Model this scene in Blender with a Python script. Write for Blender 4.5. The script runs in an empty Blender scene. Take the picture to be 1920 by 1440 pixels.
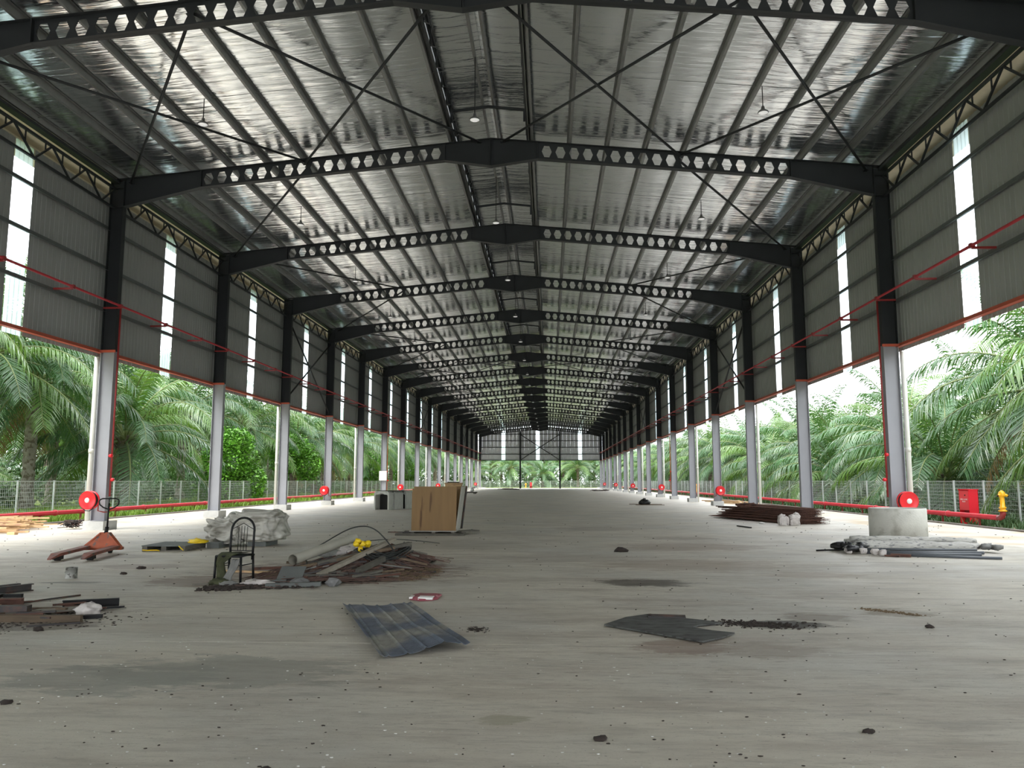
import bpy, math, random
from mathutils import Vector, Matrix, noise as mnoise

sc = bpy.context.scene
COL = sc.collection
PI = math.pi

# ------------------------------------------------------------------ camera
FPX = 1501.2
PITCH, YAW = 0.1205, 0.0462
CAMX, CAMZ = 1.68, 1.394
cam_d = bpy.data.cameras.new('camera')
cam = bpy.data.objects.new('camera', cam_d)
COL.objects.link(cam)
cam_d.sensor_width = 36.0
cam_d.lens = 36.0 * FPX / 1920.0
cam_d.clip_end = 600
cam.location = (CAMX, 0, CAMZ)
cam.rotation_euler = (PI / 2 + PITCH, 0, YAW)
sc.camera = cam

# ------------------------------------------------------------------ world, sun, exposure
w = bpy.data.worlds.new('overcast_sky')
sc.world = w
w.use_nodes = True
bg = w.node_tree.nodes['Background']
bg.inputs['Color'].default_value = (0.93, 0.965, 1.0, 1)
bg.inputs['Strength'].default_value = 3.9
sun_d = bpy.data.lights.new('sun', 'SUN')
sun_d.energy = 3.2
sun_d.angle = math.radians(28)
sun_d.color = (1.0, 0.97, 0.9)
sun = bpy.data.objects.new('sun', sun_d)
sun.rotation_euler = (math.radians(24), math.radians(-20), 0)
COL.objects.link(sun)
sc.view_settings.view_transform = 'Standard'
sc.view_settings.look = 'None'
sc.view_settings.gamma = 1.0
sc.view_settings.use_curve_mapping = False
sc.view_settings.exposure = 0.24
cy = sc.cycles
cy.max_bounces = 8
cy.diffuse_bounces = 4
cy.glossy_bounces = 4
cy.transmission_bounces = 4
cy.transparent_max_bounces = 8
cy.caustics_reflective = True
cy.caustics_refractive = False
cy.sample_clamp_indirect = 8.0

# ------------------------------------------------------------------ helpers
ORD = ['first', 'second', 'third', 'fourth', 'fifth', 'sixth', 'seventh', 'eighth', 'ninth', 'tenth', 'eleventh',
       'twelfth', 'thirteenth', 'fourteenth', 'fifteenth', 'sixteenth', 'seventeenth', 'eighteenth', 'nineteenth', 'twentieth', 'twenty-first', 'twenty-second', 'twenty-third', 'twenty-fourth']


def tag(o, label=None, cat=None, group=None, kind=None):
    if label: o['label'] = label
    if cat: o['category'] = cat
    if group: o['group'] = group
    if kind: o['kind'] = kind
    return o


def empty(name, loc=(0, 0, 0), rz=0, label=None, cat=None, group=None, kind=None, parent=None):
    o = bpy.data.objects.new(name, None)
    o.location = loc
    o.rotation_euler = (0, 0, rz)
    o.empty_display_size = 0.1
    COL.objects.link(o)
    if parent: o.parent = parent
    return tag(o, label, cat, group, kind)


def place(name, mesh, parent=None, loc=(0, 0, 0), rot=(0, 0, 0), scale=(1, 1, 1)):
    o = bpy.data.objects.new(name, mesh)
    o.location = loc
    o.rotation_euler = rot
    o.scale = scale
    COL.objects.link(o)
    if parent: o.parent = parent
    return o


def copy_tree(o, parent=None):
    c = o.copy()
    COL.objects.link(c)
    c.parent = parent
    for ch in o.children:
        copy_tree(ch, c)
    return c


class MB:
    def __init__(self):
        self.v = []; self.f = []; self.m = []; self.sm = []

    def add(self, vs, fs, mi=0, smooth=False):
        b = len(self.v)
        self.v.extend([tuple(p) for p in vs])
        for f in fs:
            self.f.append([b + i for i in f]); self.m.append(mi); self.sm.append(smooth)
        return self

    def box(self, x0, x1, y0, y1, z0, z1, mi=0):
        vs = [(x0, y0, z0), (x1, y0, z0), (x1, y1, z0), (x0, y1, z0), (x0, y0, z1), (x1, y0, z1), (x1, y1, z1), (x0, y1, z1)]
        return self.add(vs, [(0, 3, 2, 1), (4, 5, 6, 7), (0, 1, 5, 4), (1, 2, 6, 5), (2, 3, 7, 6), (3, 0, 4, 7)], mi)

    def bar(self, p, q, w, h, mi=0, up=(0, 0, 1)):
        """rectangular bar from p to q, w across, h along up"""
        p = Vector(p); q = Vector(q); d = (q - p).normalized(); u = Vector(up)
        s = d.cross(u)
        if s.length < 1e-4: s = d.cross(Vector((1, 0, 0)))
        s.normalize(); u = s.cross(d).normalized()
        s *= w / 2; u *= h / 2
        vs = [p - s - u, p + s - u, p + s + u, p - s + u, q - s - u, q + s - u, q + s + u, q - s + u]
        return self.add(vs, [(0, 1, 2, 3), (7, 6, 5, 4), (0, 4, 5, 1), (1, 5, 6, 2), (2, 6, 7, 3), (3, 7, 4, 0)], mi)

    def prism(self, poly, d0, d1, axis='y', mi=0):
        """poly = 2D outline; extruded along axis from d0 to d1"""
        n = len(poly)
        def P(a, b, d):
            return (a, d, b) if axis == 'y' else ((d, a, b) if axis == 'x' else (a, b, d))
        vs = [P(a, b, d0) for a, b in poly] + [P(a, b, d1) for a, b in poly]
        fs = [list(range(n)), list(range(2 * n - 1, n - 1, -1))]
        fs += [(i, (i + 1) % n, n + (i + 1) % n, n + i) for i in range(n)]
        return self.add(vs, fs, mi)

    def tube(self, pts, r, n=8, mi=0, cap=True, smooth=True):
        pts = [Vector(p) for p in pts]
        rs = r if isinstance(r, (list, tuple)) else [r] * len(pts)
        vs = []; prev = None
        for i, p in enumerate(pts):
            d = (pts[min(i + 1, len(pts) - 1)] - pts[max(i - 1, 0)])
            if d.length < 1e-9: d = Vector((0, 0, 1))
            d.normalize()
            if prev is None:
                a = Vector((0, 0, 1)) if abs(d.z) < .9 else Vector((1, 0, 0))
                s = d.cross(a).normalized()
            else:
                s = (prev - d * prev.dot(d))
                s = s.normalized() if s.length > 1e-6 else d.orthogonal().normalized()
            prev = s; t = d.cross(s)
            for k in range(n):
                an = 2 * PI * k / n
                vs.append(p + (s * math.cos(an) + t * math.sin(an)) * rs[i])
        fs = []
        for i in range(len(pts) - 1):
            for k in range(n):
                fs.append((i * n + k, i * n + (k + 1) % n, (i + 1) * n + (k + 1) % n, (i + 1) * n + k))
        self.add(vs, fs, mi, smooth)
        if cap:
            b = len(self.v) - len(vs)
            self.f.append([b + k for k in range(n)][::-1]); self.m.append(mi); self.sm.append(False)
            self.f.append([b + (len(pts) - 1) * n + k for k in range(n)]); self.m.append(mi); self.sm.append(False)
        return self

    def lathe(self, prof, n=24, c=(0, 0, 0), axis='z', mi=0, smooth=True):
        """prof = [(r, h)...] revolved about the axis through c"""
        vs = []
        for r, h in prof:
            for k in range(n):
                a = 2 * PI * k / n; x = r * math.cos(a); y = r * math.sin(a)
                if axis == 'z': vs.append((c[0] + x, c[1] + y, c[2] + h))
                elif axis == 'y': vs.append((c[0] + x, c[1] + h, c[2] + y))
                else: vs.append((c[0] + h, c[1] + x, c[2] + y))
        fs = []
        for i in range(len(prof) - 1):
            for k in range(n):
                fs.append((i * n + k, i * n + (k + 1) % n, (i + 1) * n + (k + 1) % n, (i + 1) * n + k))
        return self.add(vs, fs, mi, smooth)

    def blob(self, c, r, sub=2, amp=.15, freq=1.5, seed=0, mi=0, power=1.0, flat=None, smooth=True):
        """noisy (super-)ellipsoid; flat = lowest z allowed"""
        import bmesh
        bm = bmesh.new()
        bmesh.ops.create_icosphere(bm, subdivisions=sub, radius=1)
        off = Vector((seed * 7.3, seed * 3.1, seed * 1.7))
        vs = []
        for v in bm.verts:
            p = v.co.copy()
            if power != 1.0:
                p = Vector([math.copysign(abs(t) ** power, t) for t in p])
            k = 1 + amp * mnoise.noise(v.co * freq + off) * 2
            q = Vector((c[0] + p.x * r[0] * k, c[1] + p.y * r[1] * k, c[2] + p.z * r[2] * k))
            if flat is not None and q.z < flat: q.z = flat
            vs.append(q)
        fs = [[v.index for v in f.verts] for f in bm.faces]
        bm.free()
        return self.add(vs, fs, mi, smooth)

    def mesh(self, name, mats):
        me = bpy.data.meshes.new(name)
        me.from_pydata(self.v, [], self.f)
        for mt in (mats if isinstance(mats, (list, tuple)) else [mats]):
            me.materials.append(mt)
        me.polygons.foreach_set('material_index', self.m)
        me.polygons.foreach_set('use_smooth', self.sm)
        me.update()
        return me

    def build(self, name, mats, parent=None, loc=(0, 0, 0), rot=(0, 0, 0)):
        return place(name, self.mesh(name, mats), parent, loc, rot)


def smooth(pts, k=5):
    P = [Vector(p) for p in pts]; out = []
    for i in range(len(P) - 1):
        a, b, c, d = P[max(i - 1, 0)], P[i], P[i + 1], P[min(i + 2, len(P) - 1)]
        for j in range(k):
            t = j / k
            out.append(.5 * ((2 * b) + (c - a) * t + (2 * a - 5 * b + 4 * c - d) * t * t + (3 * b - a - 3 * c + d) * t ** 3))
    return out + [P[-1]]


def bx(x0, x1, y0, y1, z0, z1):
    return MB().box(min(x0, x1), max(x0, x1), y0, y1, z0, z1)


# ------------------------------------------------------------------ materials
def mat(name, col, rough=.6, metal=0., var=.0, vscale=3., col2=None, c2scale=2., c2lo=.5, c2hi=.65, bump=0., bscale=20.,
        stretch=(1, 1, 1), spec=.5, emit=None, obj_random=0.):
    m = bpy.data.materials.new(name)
    m.use_nodes = True
    nt = m.node_tree; N = nt.nodes; L = nt.links
    b = N['Principled BSDF']
    b.inputs['Roughness'].default_value = rough
    b.inputs['Metallic'].default_value = metal
    b.inputs['Specular IOR Level'].default_value = spec
    b.inputs['Base Color'].default_value = (*col, 1)
    if emit:
        b.inputs['Emission Color'].default_value = (*emit[:3], 1)
        b.inputs['Emission Strength'].default_value = emit[3]
    if var or col2 or bump or obj_random:
        tc = N.new('ShaderNodeTexCoord'); mp = N.new('ShaderNodeMapping')
        mp.inputs['Scale'].default_value = stretch
        L.new(tc.outputs['Object'], mp.inputs['Vector'])
        cur = None
        rgb = N.new('ShaderNodeRGB'); rgb.outputs[0].default_value = (*col, 1); cur = rgb.outputs[0]
        if col2:
            n2 = N.new('ShaderNodeTexNoise'); n2.inputs['Scale'].default_value = c2scale; n2.inputs['Detail'].default_value = 5
            L.new(mp.outputs[0], n2.inputs['Vector'])
            mr = N.new('ShaderNodeMapRange'); mr.inputs['From Min'].default_value = c2lo; mr.inputs['From Max'].default_value = c2hi
            L.new(n2.outputs['Fac'], mr.inputs['Value'])
            mx = N.new('ShaderNodeMix'); mx.data_type = 'RGBA'
            L.new(mr.outputs[0], mx.inputs[0]); L.new(cur, mx.inputs[6]); mx.inputs[7].default_value = (*col2, 1)
            cur = mx.outputs[2]
        if var or obj_random:
            hs = N.new('ShaderNodeHueSaturation')
            n1 = N.new('ShaderNodeTexNoise'); n1.inputs['Scale'].default_value = vscale; n1.inputs['Detail'].default_value = 6
            L.new(mp.outputs[0], n1.inputs['Vector'])
            mr = N.new('ShaderNodeMapRange'); mr.inputs['From Min'].default_value = .25; mr.inputs['From Max'].default_value = .75
            mr.inputs['To Min'].default_value = 1 - var; mr.inputs['To Max'].default_value = 1 + var
            L.new(n1.outputs['Fac'], mr.inputs['Value'])
            if obj_random:
                oi = N.new('ShaderNodeObjectInfo')
                m2 = N.new('ShaderNodeMapRange'); m2.inputs['To Min'].default_value = 1 - obj_random; m2.inputs['To Max'].default_value = 1 + obj_random
                L.new(oi.outputs['Random'], m2.inputs['Value'])
                mu = N.new('ShaderNodeMath'); mu.operation = 'MULTIPLY'
                L.new(mr.outputs[0], mu.inputs[0]); L.new(m2.outputs[0], mu.inputs[1])
                L.new(mu.outputs[0], hs.inputs['Value'])
            else:
                L.new(mr.outputs[0], hs.inputs['Value'])
            L.new(cur, hs.inputs['Color']); cur = hs.outputs[0]
        L.new(cur, b.inputs['Base Color'])
        if bump:
            nb = N.new('ShaderNodeTexNoise'); nb.inputs['Scale'].default_value = bscale; nb.inputs['Detail'].default_value = 4
            L.new(mp.outputs[0], nb.inputs['Vector'])
            bp = N.new('ShaderNodeBump'); bp.inputs['Strength'].default_value = bump; bp.inputs['Distance'].default_value = .02
            L.new(nb.outputs['Fac'], bp.inputs['Height']); L.new(bp.outputs[0], b.inputs['Normal'])
    return m


M = {}
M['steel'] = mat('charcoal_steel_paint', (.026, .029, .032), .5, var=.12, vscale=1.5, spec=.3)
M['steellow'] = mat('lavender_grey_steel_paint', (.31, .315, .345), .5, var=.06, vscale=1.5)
M['purlin'] = mat('galvanised_purlin', (.22, .225, .225), .42, .5, var=.12, vscale=4)
M['girt'] = mat('galvanised_girt', (.15, .165, .165), .5, .4, var=.1)
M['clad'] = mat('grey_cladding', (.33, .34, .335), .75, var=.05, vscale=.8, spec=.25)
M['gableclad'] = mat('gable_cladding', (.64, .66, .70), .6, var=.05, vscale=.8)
M['soffit'] = mat('soffit', (.55, .50, .38), .5, .2, var=.15, vscale=2)
M['oxide'] = mat('red_oxide_primer', (.50, .10, .055), .5, var=.15)
M['red'] = mat('red_pipe_paint', (.58, .035, .05), .35, var=.08)
M['reelred'] = mat('reel_red', (.72, .012, .02), .3)
M['sprred'] = mat('sprinkler_pipe_paint', (.34, .02, .03), .4)
M['redd'] = mat('red_riser_and_shade', (.30, .03, .03), .4)
M['yellow'] = mat('hydrant_yellow', (.85, .42, .01), .35)
M['white'] = mat('white_paint', (.8, .8, .78), .5, var=.04)
M['pvc'] = mat('white_downpipe', (.72, .72, .66), .4, var=.05)
M['black'] = mat('black_metal', (.008, .008, .009), .5, spec=.25)
M['palelath'] = mat('weathered_pale_timber', (.27, .24, .195), .85, var=.25, vscale=9)
M['rubber'] = mat('black_rubber', (.015, .015, .015), .7)
M['concrete'] = mat('plinth_concrete', (.55, .55, .54), .8, var=.1, vscale=6, bump=.2)
M['ringcon'] = mat('ring_concrete', (.56, .56, .52), .75, var=.10, vscale=3, col2=(.36, .35, .31), c2scale=2.5, c2lo=.55, c2hi=.7, bump=.3, bscale=30)
M['fence'] = mat('fence_galvanised', (.62, .66, .66), .45, .3)
M['lens'] = mat('lamp_lens', (.9, .9, .9), .4, emit=(1, 1, 1, .30))
M['lampbody'] = mat('lamp_body', (.18, .18, .18), .4, .4)
M['rust'] = mat('rusty_steel', (.11, .050, .035), .85, var=.3, vscale=8, col2=(.05, .028, .022), c2scale=6)
M['darksteel'] = mat('dark_scrap_steel', (.035, .03, .03), .6, var=.3, vscale=6, col2=(.10, .045, .03), c2scale=5)
M['wood'] = mat('old_timber', (.12, .085, .055), .85, var=.3, vscale=5, stretch=(1, 6, 6), obj_random=.35)
M['palewood'] = mat('pale_timber', (.62, .42, .22), .7, var=.2, vscale=5, stretch=(1, 6, 6), col2=(.45, .27, .18), c2scale=3, obj_random=.25)
M['greywood'] = mat('grey_timber', (.13, .12, .10), .85, var=.3, vscale=6, obj_random=.35)
M['jack'] = mat('worn_orange_paint', (.45, .10, .04), .5, var=.2, vscale=6, col2=(.13, .11, .10), c2scale=7, c2lo=.55, c2hi=.62)
M['fork'] = mat('worn_fork_paint', (.22, .07, .05), .6, var=.25, vscale=6, col2=(.10, .08, .07), c2scale=8)
M['tin'] = mat('dull_tin', (.28, .28, .26), .45, .5, var=.2, col2=(.1, .09, .08), c2scale=14, c2lo=.55, c2hi=.62)
M['cardtube'] = mat('cream_tube', (.42, .40, .34), .6, var=.1)
M['dirt'] = mat('dark_dirt', (.035, .026, .022), .95, var=.5, vscale=20)
M['straw'] = mat('straw_litter', (.17, .12, .07), .9, var=.4, vscale=12)
M['twig'] = mat('rusty_wire', (.085, .05, .04), .8, var=.3, obj_random=.4)
M['cable'] = mat('black_cable', (.02, .022, .022), .5)
M['plasticy'] = mat('yellow_plastic', (.80, .56, .01), .45, var=.1, bump=.5, bscale=12)
M['plastic'] = mat('white_plastic_sheet', (.50, .485, .44), .3, var=.2, vscale=3, col2=(.24, .225, .19), c2scale=4, c2lo=.48, c2hi=.66, bump=1.0, bscale=6, stretch=(.7, 1, 2.2))
M['bag'] = mat('white_sack', (.55, .51, .49), .6, var=.2, vscale=10, col2=(.25, .22, .22), c2scale=9, c2lo=.60, c2hi=.64, bump=.6, bscale=14)
M['bagb'] = mat('black_bag', (.008, .008, .01), .35, bump=.6, bscale=10)
M['ply'] = mat('crate_plywood', (.25, .145, .055), .6, var=.10, vscale=2, stretch=(5, 1, .5), col2=(.12, .06, .02), c2scale=1.3, c2lo=.62, c2hi=.68)
M['insul'] = mat('crate_side_board', (.42, .40, .36), .7, var=.12)
M['sheet'] = mat('blue_grey_sheet', (.10, .12, .17), .5, .2, var=.35, vscale=7, col2=(.27, .26, .235), c2scale=1.4, c2lo=.46, c2hi=.60, bump=.3, stretch=(1.2, .8, .2))
M['sheetrust'] = mat('rust_smear', (.17, .10, .065), .8)
M['board'] = mat('charcoal_board', (.07, .072, .068), .65, var=.35, vscale=5, stretch=(1, 3, 1), col2=(.025, .024, .022), c2scale=6, c2lo=.5, c2hi=.6)
M['olive'] = mat('olive_cloth', (.055, .06, .028), .9, var=.5, vscale=8, bump=.6, bscale=16)
M['greycloth'] = mat('grey_cloth', (.20, .20, .19), .9, var=.2, vscale=8, bump=.6, bscale=16)
M['tarp'] = mat('pale_tarp', (.46, .45, .42), .6, var=.2, vscale=9, stretch=(1, 4, 4), col2=(.12, .12, .13), c2scale=8, c2lo=.58, c2hi=.66, bump=.6, bscale=10)
M['greypipe'] = mat('grey_pipe', (.085, .095, .11), .45, var=.1)
M['packet'] = mat('red_packet', (.30, .06, .085), .4, var=.15, vscale=12)
M['greyblock'] = mat('grey_block', (.13, .14, .135), .8, var=.15, bump=.3)
M['stone'] = mat('stone', (.14, .14, .14), .8, var=.3, vscale=8, obj_random=.3)
M['chip'] = mat('white_chip', (.62, .62, .60), .7)
M['cabin'] = mat('cabinet_red', (.80, .012, .03), .3)
M['cabfront'] = mat('cabinet_front', (.70, .06, .07), .4)
M['louver'] = mat('dark_louver', (.05, .055, .055), .5)
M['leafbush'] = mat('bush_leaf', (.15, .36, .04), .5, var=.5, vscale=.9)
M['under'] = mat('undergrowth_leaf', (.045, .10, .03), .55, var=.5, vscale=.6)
M['grassm'] = mat('grass_blade', (.22, .36, .05), .6, var=.4, vscale=.5)
M['trunk'] = mat('palm_trunk', (.16, .13, .10), .9, var=.35, vscale=3, col2=(.07, .055, .04), c2scale=5, bump=1.0, bscale=8)
M['trunkpale'] = mat('pale_palm_trunk', (.30, .28, .24), .9, var=.3, vscale=3, col2=(.14, .12, .09), c2scale=6, c2lo=.5, c2hi=.6, bump=1.0, bscale=8)


def leaf_mat(name, col, var, rough=.38):
    m = mat(name, col, rough, var=var, vscale=.7, obj_random=.30, spec=.6)
    nt = m.node_tree; b = nt.nodes['Principled BSDF']
    tr = nt.nodes.new('ShaderNodeBsdfTranslucent'); mx = nt.nodes.new('ShaderNodeMixShader')
    tr.inputs['Color'].default_value = (col[0] * 1.6, col[1] * 1.5, col[2] * .6, 1)
    mx.inputs[0].default_value = .20
    out = nt.nodes['Material Output']
    nt.links.new(b.outputs[0], mx.inputs[1]); nt.links.new(tr.outputs[0], mx.inputs[2]); nt.links.new(mx.outputs[0], out.inputs['Surface'])
    return m


M['leafA'] = leaf_mat('palm_leaf', (.064, .150, .058), .35, .30)
M['leafB'] = leaf_mat('palm_leaf_bright', (.115, .225, .052), .35, .32)
M['leafdead'] = leaf_mat('palm_leaf_dry', (.25, .17, .08), .3, .7)
M['rachis'] = mat('palm_rachis', (.17, .21, .07), .5)


def foil_material():
    m = bpy.data.materials.new('silver_foil'); m.use_nodes = True
    nt = m.node_tree; N = nt.nodes; L = nt.links; b = N['Principled BSDF']
    b.inputs['Base Color'].default_value = (.89, .925, .955, 1)
    b.inputs['Metallic'].default_value = 1.0
    b.inputs['Roughness'].default_value = .17
    tc = N.new('ShaderNodeTexCoord')
    mp = N.new('ShaderNodeMapping'); mp.inputs['Scale'].default_value = (.45, 4.8, 1)
    L.new(tc.outputs['Object'], mp.inputs['Vector'])
    n1 = N.new('ShaderNodeTexNoise'); n1.inputs['Scale'].default_value = 1.0; n1.inputs['Detail'].default_value = 4
    n1.inputs['Roughness'].default_value = .55; n1.inputs['Distortion'].default_value = .6
    L.new(mp.outputs[0], n1.inputs['Vector'])
    mp2 = N.new('ShaderNodeMapping'); mp2.inputs['Scale'].default_value = (.35, .9, 1)
    L.new(tc.outputs['Object'], mp2.inputs['Vector'])
    n2 = N.new('ShaderNodeTexNoise'); n2.inputs['Scale'].default_value = 1.0; n2.inputs['Detail'].default_value = 1
    L.new(mp2.outputs[0], n2.inputs['Vector'])
    b1 = N.new('ShaderNodeBump'); b1.inputs['Strength'].default_value = .85; b1.inputs['Distance'].default_value = .036
    L.new(n1.outputs['Fac'], b1.inputs['Height'])
    b2 = N.new('ShaderNodeBump'); b2.inputs['Strength'].default_value = .5; b2.inputs['Distance'].default_value = .05
    L.new(n2.outputs['Fac'], b2.inputs['Height']); L.new(b2.outputs[0], b1.inputs['Normal'])
    L.new(b1.outputs[0], b.inputs['Normal'])
    return m


M['foil'] = foil_material()


def translucent_material():
    m = bpy.data.materials.new('translucent_sheet'); m.use_nodes = True
    nt = m.node_tree; N = nt.nodes; L = nt.links
    N.remove(N['Principled BSDF']); out = N['Material Output']
    tp = N.new('ShaderNodeBsdfTransparent'); tp.inputs['Color'].default_value = (.90, .97, 1, 1)
    tl = N.new('ShaderNodeBsdfTranslucent'); tl.inputs['Color'].default_value = (.85, .92, .95, 1)
    mx = N.new('ShaderNodeMixShader'); mx.inputs[0].default_value = .42
    L.new(tp.outputs[0], mx.inputs[1]); L.new(tl.outputs[0], mx.inputs[2]); L.new(mx.outputs[0], out.inputs['Surface'])
    return m


M['translucent'] = translucent_material()


def floor_material():
    m = bpy.data.materials.new('floor_concrete'); m.use_nodes = True
    nt = m.node_tree; N = nt.nodes; L = nt.links; b = N['Principled BSDF']
    geo = N.new('ShaderNodeNewGeometry')
    pos = geo.outputs['Position']

    def noise(scale, stretch=(1, 1, 1), detail=5, rough=.55, off=(0, 0, 0)):
        mp = N.new('ShaderNodeMapping'); mp.inputs['Scale'].default_value = stretch; mp.inputs['Location'].default_value = off
        L.new(pos, mp.inputs['Vector'])
        n = N.new('ShaderNodeTexNoise'); n.inputs['Scale'].default_value = scale; n.inputs['Detail'].default_value = detail
        n.inputs['Roughness'].default_value = rough
        L.new(mp.outputs[0], n.inputs['Vector'])
        return n.outputs['Fac']

    def ramp(v, lo, hi, a=0., c=1.):
        r = N.new('ShaderNodeMapRange'); r.inputs['From Min'].default_value = lo; r.inputs['From Max'].default_value = hi
        r.inputs['To Min'].default_value = a; r.inputs['To Max'].default_value = c
        L.new(v, r.inputs['Value']); return r.outputs[0]

    def mixc(fac, a, colr):
        x = N.new('ShaderNodeMix'); x.data_type = 'RGBA'
        L.new(fac, x.inputs[0]); L.new(a, x.inputs[6]); x.inputs[7].default_value = (*colr, 1)
        return x.outputs[2]

    def mth(op, a, bb):
        x = N.new('ShaderNodeMath'); x.operation = op
        for i, t in enumerate((a, bb)):
            if isinstance(t, (int, float)): x.inputs[i].default_value = t
            else: L.new(t, x.inputs[i])
        return x.outputs[0]

    base = N.new('ShaderNodeRGB'); base.outputs[0].default_value = (.565, .525, .448, 1)
    c = base.outputs[0]
    c = mixc(ramp(noise(.35, (1, 1, 1), 4), .42, .62, 0, .8), c, (.47, .455, .415))
    c = mixc(ramp(noise(.9, (.6, 1.6, 1), 7, .7, (5, 2, 0)), .47, .66, 0, .65), c, (.37, .325, .27))
    c = mixc(ramp(noise(2.4, (.35, 2.0, 1), 9, .75, (1, 7, 0)), .50, .70, 0, .7), c, (.27, .245, .215))
    c = mixc(ramp(noise(6, (.4, 2.2, 1), 7, .75, (3, 3, 0)), .56, .70, 0, .6), c, (.21, .185, .155))
    c = mixc(ramp(noise(34, (.8, 1.2, 1), 3, .6), .66, .71, 0, .6), c, (.12, .11, .10))
    c = mixc(ramp(noise(30, (1, 1, 1), 2, .5, (9, 1, 0)), .72, .76, 0, .6), c, (.66, .65, .62))
    zone = ramp(noise(.22, (.8, 1, 1), 3, .5, (4, 4, 0)), .40, .62, .15, 1.)
    c = mixc(mth('MULTIPLY', zone, ramp(noise(13, (.35, 2.2, 1), 8, .7, (6, 2, 0)), .55, .66, 0, .75)), c, (.17, .145, .12))
    c = mixc(mth('MULTIPLY', zone, ramp(noise(1.1, (.5, 2.4, 1), 9, .8, (8, 5, 0)), .50, .60, 0, .55)), c, (.30, .245, .20))
    c = mixc(ramp(noise(55, (.8, 1.3, 1), 3, .6, (3, 8, 0)), .60, .70, 0, .45), c, (.22, .20, .17))
    # named stains: x, y, rx, ry, colour, strength
    spots = [(-.75, 6.0, .95, .52, (.23, .23, .205), .6), (-1.45, 5.75, .75, .42, (.23, .23, .205), .6),
             (2.95, 11.35, .62, .42, (.06, .045, .035), .85), (2.75, 7.05, .42, .32, (.20, .13, .10), .65),
             (3.45, 6.95, .45, .3, (.24, .19, .15), .5), (3.95, 8.15, .5, .22, (.035, .028, .022), .95),
             (4.4, 8.6, .35, .25, (.14, .10, .07), .5), (4.6, 17.5, 1.5, 1.1, (.26, .19, .15), .55),
             (4.0, 13.8, 1.6, .9, (.28, .21, .16), .5), (1.9, 14.8, 1.3, .8, (.30, .26, .22), .45),
             (-1.6, 12.6, 1.9, 1.7, (.16, .10, .08), .7), (-3.35, 11.2, .5, .7, (.20, .14, .11), .7), (-5.0, 13.1, .7, .4, (.28, .22, .19), .6),
             (-4.3, 8.5, 1.3, .75, (.25, .20, .17), .5), (-.5, 17.8, 1.9, 1.4, (.27, .24, .20), .4),
             (5.35, 8.95, .42, .26, (.20, .16, .11), .7), (5.0, 20.0, .9, .5, (.18, .13, .10), .5),
             (3.2, 24.0, 1.3, 1.1, (.27, .22, .18), .4), (-4.9, 11.02, .5, .12, (.14, .13, .12), .7), (-3.3, 7.75, .6, .25, (.10, .075, .06), .7),
             (-6.5, 14.8, .9, .4, (.24, .22, .21), .4), (9.3, 29.5, 1.6, 3.2, (.24, .20, .19), .4),
             (5.6, 12.4, .7, .4, (.33, .26, .20), .5), (1.4, 4.9, .16, .1, (.24, .22, .14), .5)]
    dn = noise(3.2, (.6, 1.5, 1), 9, .78)
    sep = N.new('ShaderNodeSeparateXYZ'); L.new(pos, sep.inputs[0])
    for (sx, sy, rx, ry, cc, st) in spots:
        dx = mth('DIVIDE', mth('SUBTRACT', sep.outputs[0], sx), rx)
        dy = mth('DIVIDE', mth('SUBTRACT', sep.outputs[1], sy), ry)
        d = mth('SQRT', mth('ADD', mth('MULTIPLY', dx, dx), mth('MULTIPLY', dy, dy)), 0)
        d = mth('ADD', d, mth('MULTIPLY', mth('SUBTRACT', dn, .5), 3.4))
        c = mixc(ramp(d, 1.1, .82, 0, st), c, cc)
    L.new(c, b.inputs['Base Color'])
    rn = ramp(noise(1.2, (1, 1, 1), 5, .6, (2, 9, 0)), .3, .7, .46, .70)
    L.new(rn, b.inputs['Roughness'])
    bp = N.new('ShaderNodeBump'); bp.inputs['Strength'].default_value = .4; bp.inputs['Distance'].default_value = .01
    L.new(noise(7, (.5, 1.8, 1), 9, .75), bp.inputs['Height']); L.new(bp.outputs[0], b.inputs['Normal'])
    return m


M['floor'] = floor_material()
M['apron'] = mat('apron_concrete', (.62, .57, .50), .8, var=.10, vscale=.7, col2=(.55, .44, .30), c2scale=.6, c2lo=.5, c2hi=.66)
M['kerb'] = mat('kerb_concrete', (.22, .20, .18), .9, var=.3, vscale=3)
M['grass'] = mat('grass_ground', (.24, .34, .07), .95, var=.35, vscale=.8, col2=(.26, .19, .10), c2scale=.35, c2lo=.52, c2hi=.66)
M['soil'] = mat('plantation_ground', (.09, .10, .045), .95, var=.4, vscale=.5, col2=(.20, .15, .09), c2scale=.5)

# ================================================================== STRUCTURE
Y0, BAY = 22.89, 8.0
KMIN, KMAX = -4, 16
def Y(k): return Y0 + BAY * k
YA, YB = Y(KMIN) - .3, Y(KMAX) + .35          # building ends
def ztop(x): return 11.57 - .0948 * abs(x)    # top of rafters

# ---- floor slab panels (joints a little past each frame line)
fl = empty('floor', kind='structure')
MB().box(-11.66, 11.66, YA - 3.7, YB, -.30, -.03).build('floor_base', M['kerb'], fl)
slab = MB().box(-11.66, 11.66, 0, BAY - .012, -.10, 0).mesh('floor_slab', M['floor'])
for k in range(KMIN - 1, KMAX + 1):
    y = Y(k) + .2
    if k == KMAX: break
    place('floor_slab', slab, fl, (0, y, 0))
rng = random.Random(5)

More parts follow.
